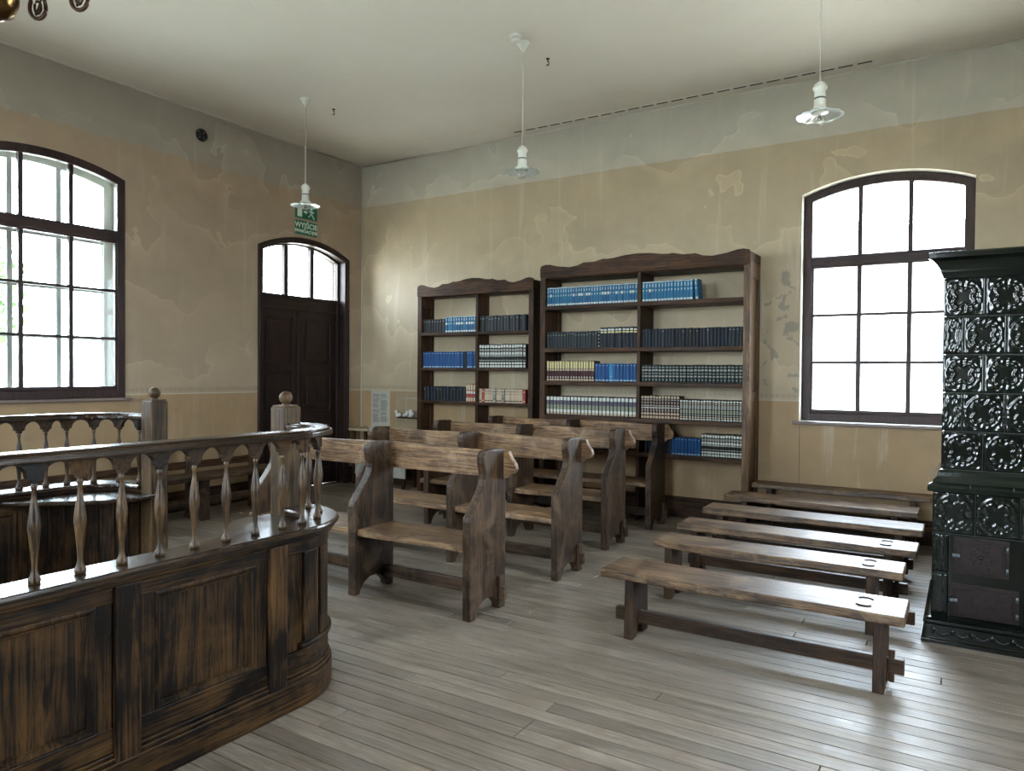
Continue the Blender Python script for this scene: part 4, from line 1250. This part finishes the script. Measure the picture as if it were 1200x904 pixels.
gr = thing('ceiling_grille', 'long narrow slotted air grille in the ceiling along the back wall', 'vent', (4.76, -.165, RZ))
MB().box(-2.02, 2.02, -.045, .045, -.006, 0).obj('strip', 'ceiling', gr, bevel=.002)
for k in range(24):
    x = -1.98 + k * .172
    MB().box(x, x + .13, -.022, .0, -.009, -.0055).obj('slot', 'slot', gr)
rv = thing('round_vent', 'round black vent grille high on the left wall', 'vent', (.0, -2.69, 4.40))
o = MB().lathe([(.075, .001), (.075, .012), (.066, .014), (.066, .004)], 24, smooth=False).obj('rim', 'dark_metal', rv, rot=(0, pi / 2, 0))
for i in range(8):
    a = i * pi / 4
    MB().prism([(.014 * cos(a + .3), .014 * sin(a + .3)), (.066 * cos(a - .16), .066 * sin(a - .16)), (.066 * cos(a + .16), .066 * sin(a + .16))], .003, .010, 'X').obj('blade', 'steel_grey' if i % 2 else 'dark_metal', rv)

# ------------------------------------------------------------------ exit signs over the door (flat print on thin plates)
def text_obj(s, size, loc, parent, mat, ext=.0008, align='CENTER'):
    cu = bpy.data.curves.new('lettering', 'FONT'); cu.body = s; cu.size = size; cu.extrude = ext; cu.align_x = align; cu.align_y = 'CENTER'
    cu.materials.append(M[mat]); cu.offset = .0016
    tmp = bpy.data.objects.new('lettering_curve', cu); COL.objects.link(tmp)
    bpy.context.view_layer.update()
    me = bpy.data.meshes.new_from_object(tmp.evaluated_get(bpy.context.evaluated_depsgraph_get()))
    bpy.data.objects.remove(tmp)
    me.name = 'lettering'
    o = bpy.data.objects.new('lettering', me); COL.objects.link(o); o.parent = parent; o.location = loc
    o.rotation_euler = (pi / 2, 0, pi / 2)
    return o
s1 = thing('exit_sign', 'green running-man exit pictogram sign, upper of the two above the door', 'sign', (0, -1.09, 3.80))
MB().box(.002, .008, -.195, .195, -.095, .095).obj('plate', 'sign_green', s1, bevel=.002)
mb = MB(); X0, X1 = .008, .0095
mb.box(X0, X1, -.155, -.075, -.075, .075)                                             # doorway
mb.prism([(-.045, .012), (-.01, .012), (-.01, .03), (.022, .0), (-.01, -.03), (-.01, -.012), (-.045, -.012)], X0, X1, 'X')   # arrow
mb.prism([(.092 + .017 * cos(i * pi / 5), .060 + .017 * sin(i * pi / 5)) for i in range(10)], X0, X1, 'X')
mb.prism([(.070, .038), (.100, .040), (.118, .010), (.140, .012), (.140, .024), (.118, .026), (.105, .036), (.098, -.005), (.125, -.035), (.150, -.078), (.134, -.08), (.108, -.044), (.080, -.022), (.062, -.055), (.032, -.058), (.032, -.044), (.054, -.040), (.070, -.006), (.072, .018), (.055, .005), (.044, .014)], X0, X1, 'X')
mb.obj('pictogram', 'sign_white', s1)
s2 = thing('exit_sign', 'green lettered exit sign, lower of the two above the door', 'sign', (0, -1.09, 3.578))
MB().box(.002, .008, -.195, .195, -.095, .095).obj('plate', 'sign_green', s2, bevel=.002)
text_obj('WYJŚCIE', .098, (.0085, 0, .033), s2, 'sign_white')
text_obj('EWAKUACYJNE', .056, (.0085, 0, -.045), s2, 'sign_white')

# ------------------------------------------------------------------ corner: printed panel, flowers, pale table
ip = thing('printed_panel', 'pale printed text sheet on the back wall near the room corner', 'notice', (.39, -.002, 1.08))
MB().box(-.18, .18, -.012, 0, -.27, .27).obj('board', 'panel_grey', ip, bevel=.002)
mb = MB(); rg = random.Random(5)
for colx in (-.145, .01):
    z = .215
    while z > -.20:
        if rg.random() < .86: mb.box(colx, colx + rg.uniform(.10, .135), -.0128, -.0118, z, z + .006)
        z -= .0125
tx = mb.obj('printed_lines', 'ink', ip); tx['kind'] = 'stuff'
wp = thing('wall_panel', 'plain beige board on the wall behind the white flowers', 'panel', (.98, -.002, 1.14))
MB().box(-.30, .30, -.010, 0, -.44, .19).obj('board', 'table_pale', wp, bevel=.002)
MB().box(-.10, -.09, -.016, -.008, -.22, .12).box(-.09, .28, -.016, -.008, .11, .12).obj('raised_edge', 'trim_pale', wp)
fl = thing('flower_bunch', 'bunch of white flowers in a small wall holder left of the smaller bookcase', 'flowers', (.90, -.06, 1.0))
MB().box(-.12, .26, -.045, .045, -.03, -.012).obj('holder', 'caseX', fl, bevel=.003)
rg = random.Random(9)
for k in range(13):
    x, y, z = rg.uniform(-.17, .22), rg.uniform(-.05, .03), rg.uniform(.0, .085)
    mb = MB()
    for j in range(7):
        a = 2 * pi * j / 7 + k
        mb.add([(x, y, z), (x + .024 * cos(a - .35), y - .008, z + .024 * sin(a - .35)), (x + .034 * cos(a), y - .014, z + .034 * sin(a)), (x + .024 * cos(a + .35), y - .008, z + .024 * sin(a + .35))], [(0, 1, 2, 3), (3, 2, 1, 0)])
    mb.sphere((x, y - .006, z), .009, 8, 5)
    mb.obj('blossom', 'petal', fl)
for k in range(16):
    x, y, z = rg.uniform(-.18, .22), rg.uniform(-.04, .03), rg.uniform(-.02, .05); a = rg.uniform(0, 6)
    MB().prism([(x, z), (x + .012 * cos(a) - .006 * sin(a), z + .012 * sin(a) + .006 * cos(a)), (x + .04 * cos(a), z + .04 * sin(a)), (x + .012 * cos(a) + .006 * sin(a), z + .012 * sin(a) - .006 * cos(a))], y - .001, y + .001, 'Y').obj('leaf', 'leaf', fl)
ct = thing('corner_table', 'pale low table in the room corner behind the pews', 'table', (.62, -.19, 0))
MB().box(-.54, .50, -.16, .16, .775, .81).obj('tabletop', 'table_pale', ct, bevel=.005)
MB().box(-.42, .52, -.145, -.125, .15, .42).obj('front_panel', 'panel_grey', ct, bevel=.003)
for x, y in ((-.48, -.12), (.46, -.12), (-.48, .12), (.46, .12)):
    MB().box(x - .02, x + .02, y - .005, y + .035, 0, .775).obj('leg', 'caseZ', ct, bevel=.003)
mb = MB(); rg = random.Random(2)
for k in range(6):
    p = [(-.42 + .15 * k + rg.uniform(-.05, .05) + .05 * j, -.1465, .2 + rg.uniform(0, .25)) for j in range(4)]
    mb.tube(p, .0025, 4)
mb.obj('line_drawing', 'ink', ct)

# ------------------------------------------------------------------ brass chandelier, only its lowest pieces hang into view
ch = thing('chandelier', 'brass chandelier with a round boss and pierced leaf ornaments, top left corner', 'chandelier', (3.56, -6.33, RZ))
bz = 3.47 - RZ
MB().lathe([(.09, 0), (.085, -.02), (.05, -.06), (.015, -.09)][::-1], 20).obj('ceiling_cup', 'brass', ch)
MB().tube([(0, 0, -.08), (0, 0, bz + .34)], .012, 10).obj('rod', 'brass', ch)
MB().lathe([(1e-6, bz - .135), (.012, bz - .132), (.014, bz - .118), (.05, bz - .105), (.098, bz - .075), (.120, bz - .02), (.123, bz + .01), (.105, bz + .055), (.075, bz + .085), (.04, bz + .10), (.028, bz + .13), (.045, bz + .17), (.028, bz + .21), (.018, bz + .36)], 28).obj('boss', 'brass', ch)
for i in range(3):
    a = 2 * pi * i / 3 + .5596
    pts = []
    for j in range(13):
        t = j / 12; r = .06 + .52 * t; z = bz + .20 - .05 * sin(pi * t * 1.2) + .12 * t * t
        pts.append((r * cos(a), r * sin(a), z))
    arm = MB().tube(pts, .011, 8).obj('arm', 'brass', ch)
    R = Vector((cos(a), sin(a), 0))
    for rr, low, w, h in ((.44, .066, .040, .075), (.150, .048, .040, .070))[:2 if i == 0 else 0]:     # pierced leaf drops under the arm
        mb = MB(); c = R * rr + Vector((0, 0, bz - low + h)) + (Vector((-R.y, R.x, 0)) * .13 if rr < .3 else Vector())
        loop = [c + R * (w * cos(t) * (1 - .25 * sin(t))) + Vector((0, 0, h * sin(t))) for t in [2 * pi * k / 20 for k in range(21)]]
        mb.tube(loop, .0105, 6)
        loop2 = [c + R * (w * .42 * cos(t)) + Vector((0, 0, -.012 + h * .45 * sin(t))) for t in [2 * pi * k / 12 for k in range(13)]]
        mb.tube(loop2, .007, 6)
        mb.tube([c + Vector((0, 0, h)), c + Vector((0, 0, h + .06))], .007, 6)
        mb.tube([c + R * w * .5 + Vector((0, 0, h * .6)), c + R * w * .1 + Vector((0, 0, -h * .2)), c - R * w * .3 + Vector((0, 0, -h * .75))], .006, 6)
        mb.obj('pierced_leaf', 'brass_dark', arm)
    e = Vector(pts[-1])
    MB().lathe([(.012, 0), (.045, .012), (.05, .02), (.02, .03), (.018, .06), (.030, .07), (.055, .14), (.07, .18)], 18, e).obj('lamp_cup', 'lamp_glass', arm)

# ------------------------------------------------------------------ outdoors, seen overexposed through the panes
grass = simple('pale_gravel', (.57, .50, .40), .9, noise=.1, nscale=3); M['grass'] = grass
M['bark'] = simple('grey_bark', (.10, .085, .065), .9, noise=.3, nscale=12)
M['foliage'] = simple('tree_foliage', (.075, .13, .045), .8, noise=.3, nscale=20)
M['render_wall'] = simple('pale_render', (.42, .41, .38), .8, noise=.06, nscale=4)
M['roof_tile'] = simple('grey_roof', (.16, .15, .16), .7, noise=.2, nscale=10)
M['far_glass'] = simple('dark_far_glass', (.05, .06, .07), .1)
structure(MB().box(-60, 70, -70, 60, -.7, -.2).obj('ground', 'grass'))
hb = thing('house', 'pale rendered building across the yard beyond the back window', 'building', (6.0, 22, -.2))
MB().box(-9, 9, 0, 7, 0, 5.2).obj('wall', 'render_wall', hb)
MB().prism([(-1, 5.1), (8, 5.1), (3.5, 8.0)], -9.5, 9.5, 'X').obj('roof', 'roof_tile', hb)
for k in range(6):
    MB().box(-7.6 + k * 2.8, -6.4 + k * 2.8, -.05, .05, 1.6, 3.6).obj('window', 'far_glass', hb)
fn = thing('garden_fence', 'low pale picket fence with bare shrubs outside the back window', 'fence', (6.5, 9.0, -.2))
for k in range(40):
    MB().box(-6 + k * .3, -5.9 + k * .3, 0, .03, 0, 1.45).obj('picket', 'render_wall', fn)
MB().box(-6, 6, .03, .07, .35, .45).obj('rail', 'render_wall', fn); MB().box(-6, 6, .03, .07, 1.1, 1.2).obj('rail', 'render_wall', fn)
def tree(loc, h, r, seed, label):
    rg = random.Random(seed)
    t = thing('tree', label, 'tree', loc)
    mb = MB(); mb.tube([(0, 0, 0), (.1, 0, h * .3), (0, .1, h * .55), (.1, 0, h * .8)], [.22, .17, .12, .05], 8)
    for k in range(9):
        a = rg.uniform(0, 6.28); z = h * rg.uniform(.3, .7)
        mb.tube([(0, 0, z), (r * .5 * cos(a), r * .5 * sin(a), z + h * .15), (r * .9 * cos(a), r * .9 * sin(a), z + h * .22)], [.07, .04, .015], 5)
    mb.obj('trunk', 'bark', t)
    mb = MB()
    for k in range(2600):
        while True:
            p = Vector((rg.uniform(-1, 1), rg.uniform(-1, 1), rg.uniform(-1, 1)))
            if .25 < p.length < 1: break
        c = Vector((p.x * r, p.y * r, h * .66 + p.z * h * .34)); s = rg.uniform(.10, .2)
        u = Vector((rg.uniform(-1, 1), rg.uniform(-1, 1), rg.uniform(-1, 1))).normalized() * s; w = u.cross(Vector((rg.uniform(-1, 1), rg.uniform(-1, 1), 1))).normalized() * s * .5
        mb.add([c - u, c + w, c + u, c - w], [(0, 1, 2, 3)])
    f = mb.obj('foliage', 'foliage', t); f['kind'] = 'stuff'
tree((-13, -1.5, -.2), 5.5, 2.6, 1, 'leafy tree outside, behind the door fanlight')
tree((-16, -8.5, -.2), 4.6, 3.0, 2, 'pale overexposed tree outside the left window')
tree((-19, .8, -.2), 6.5, 3.2, 3, 'farther tree outside beyond the door')
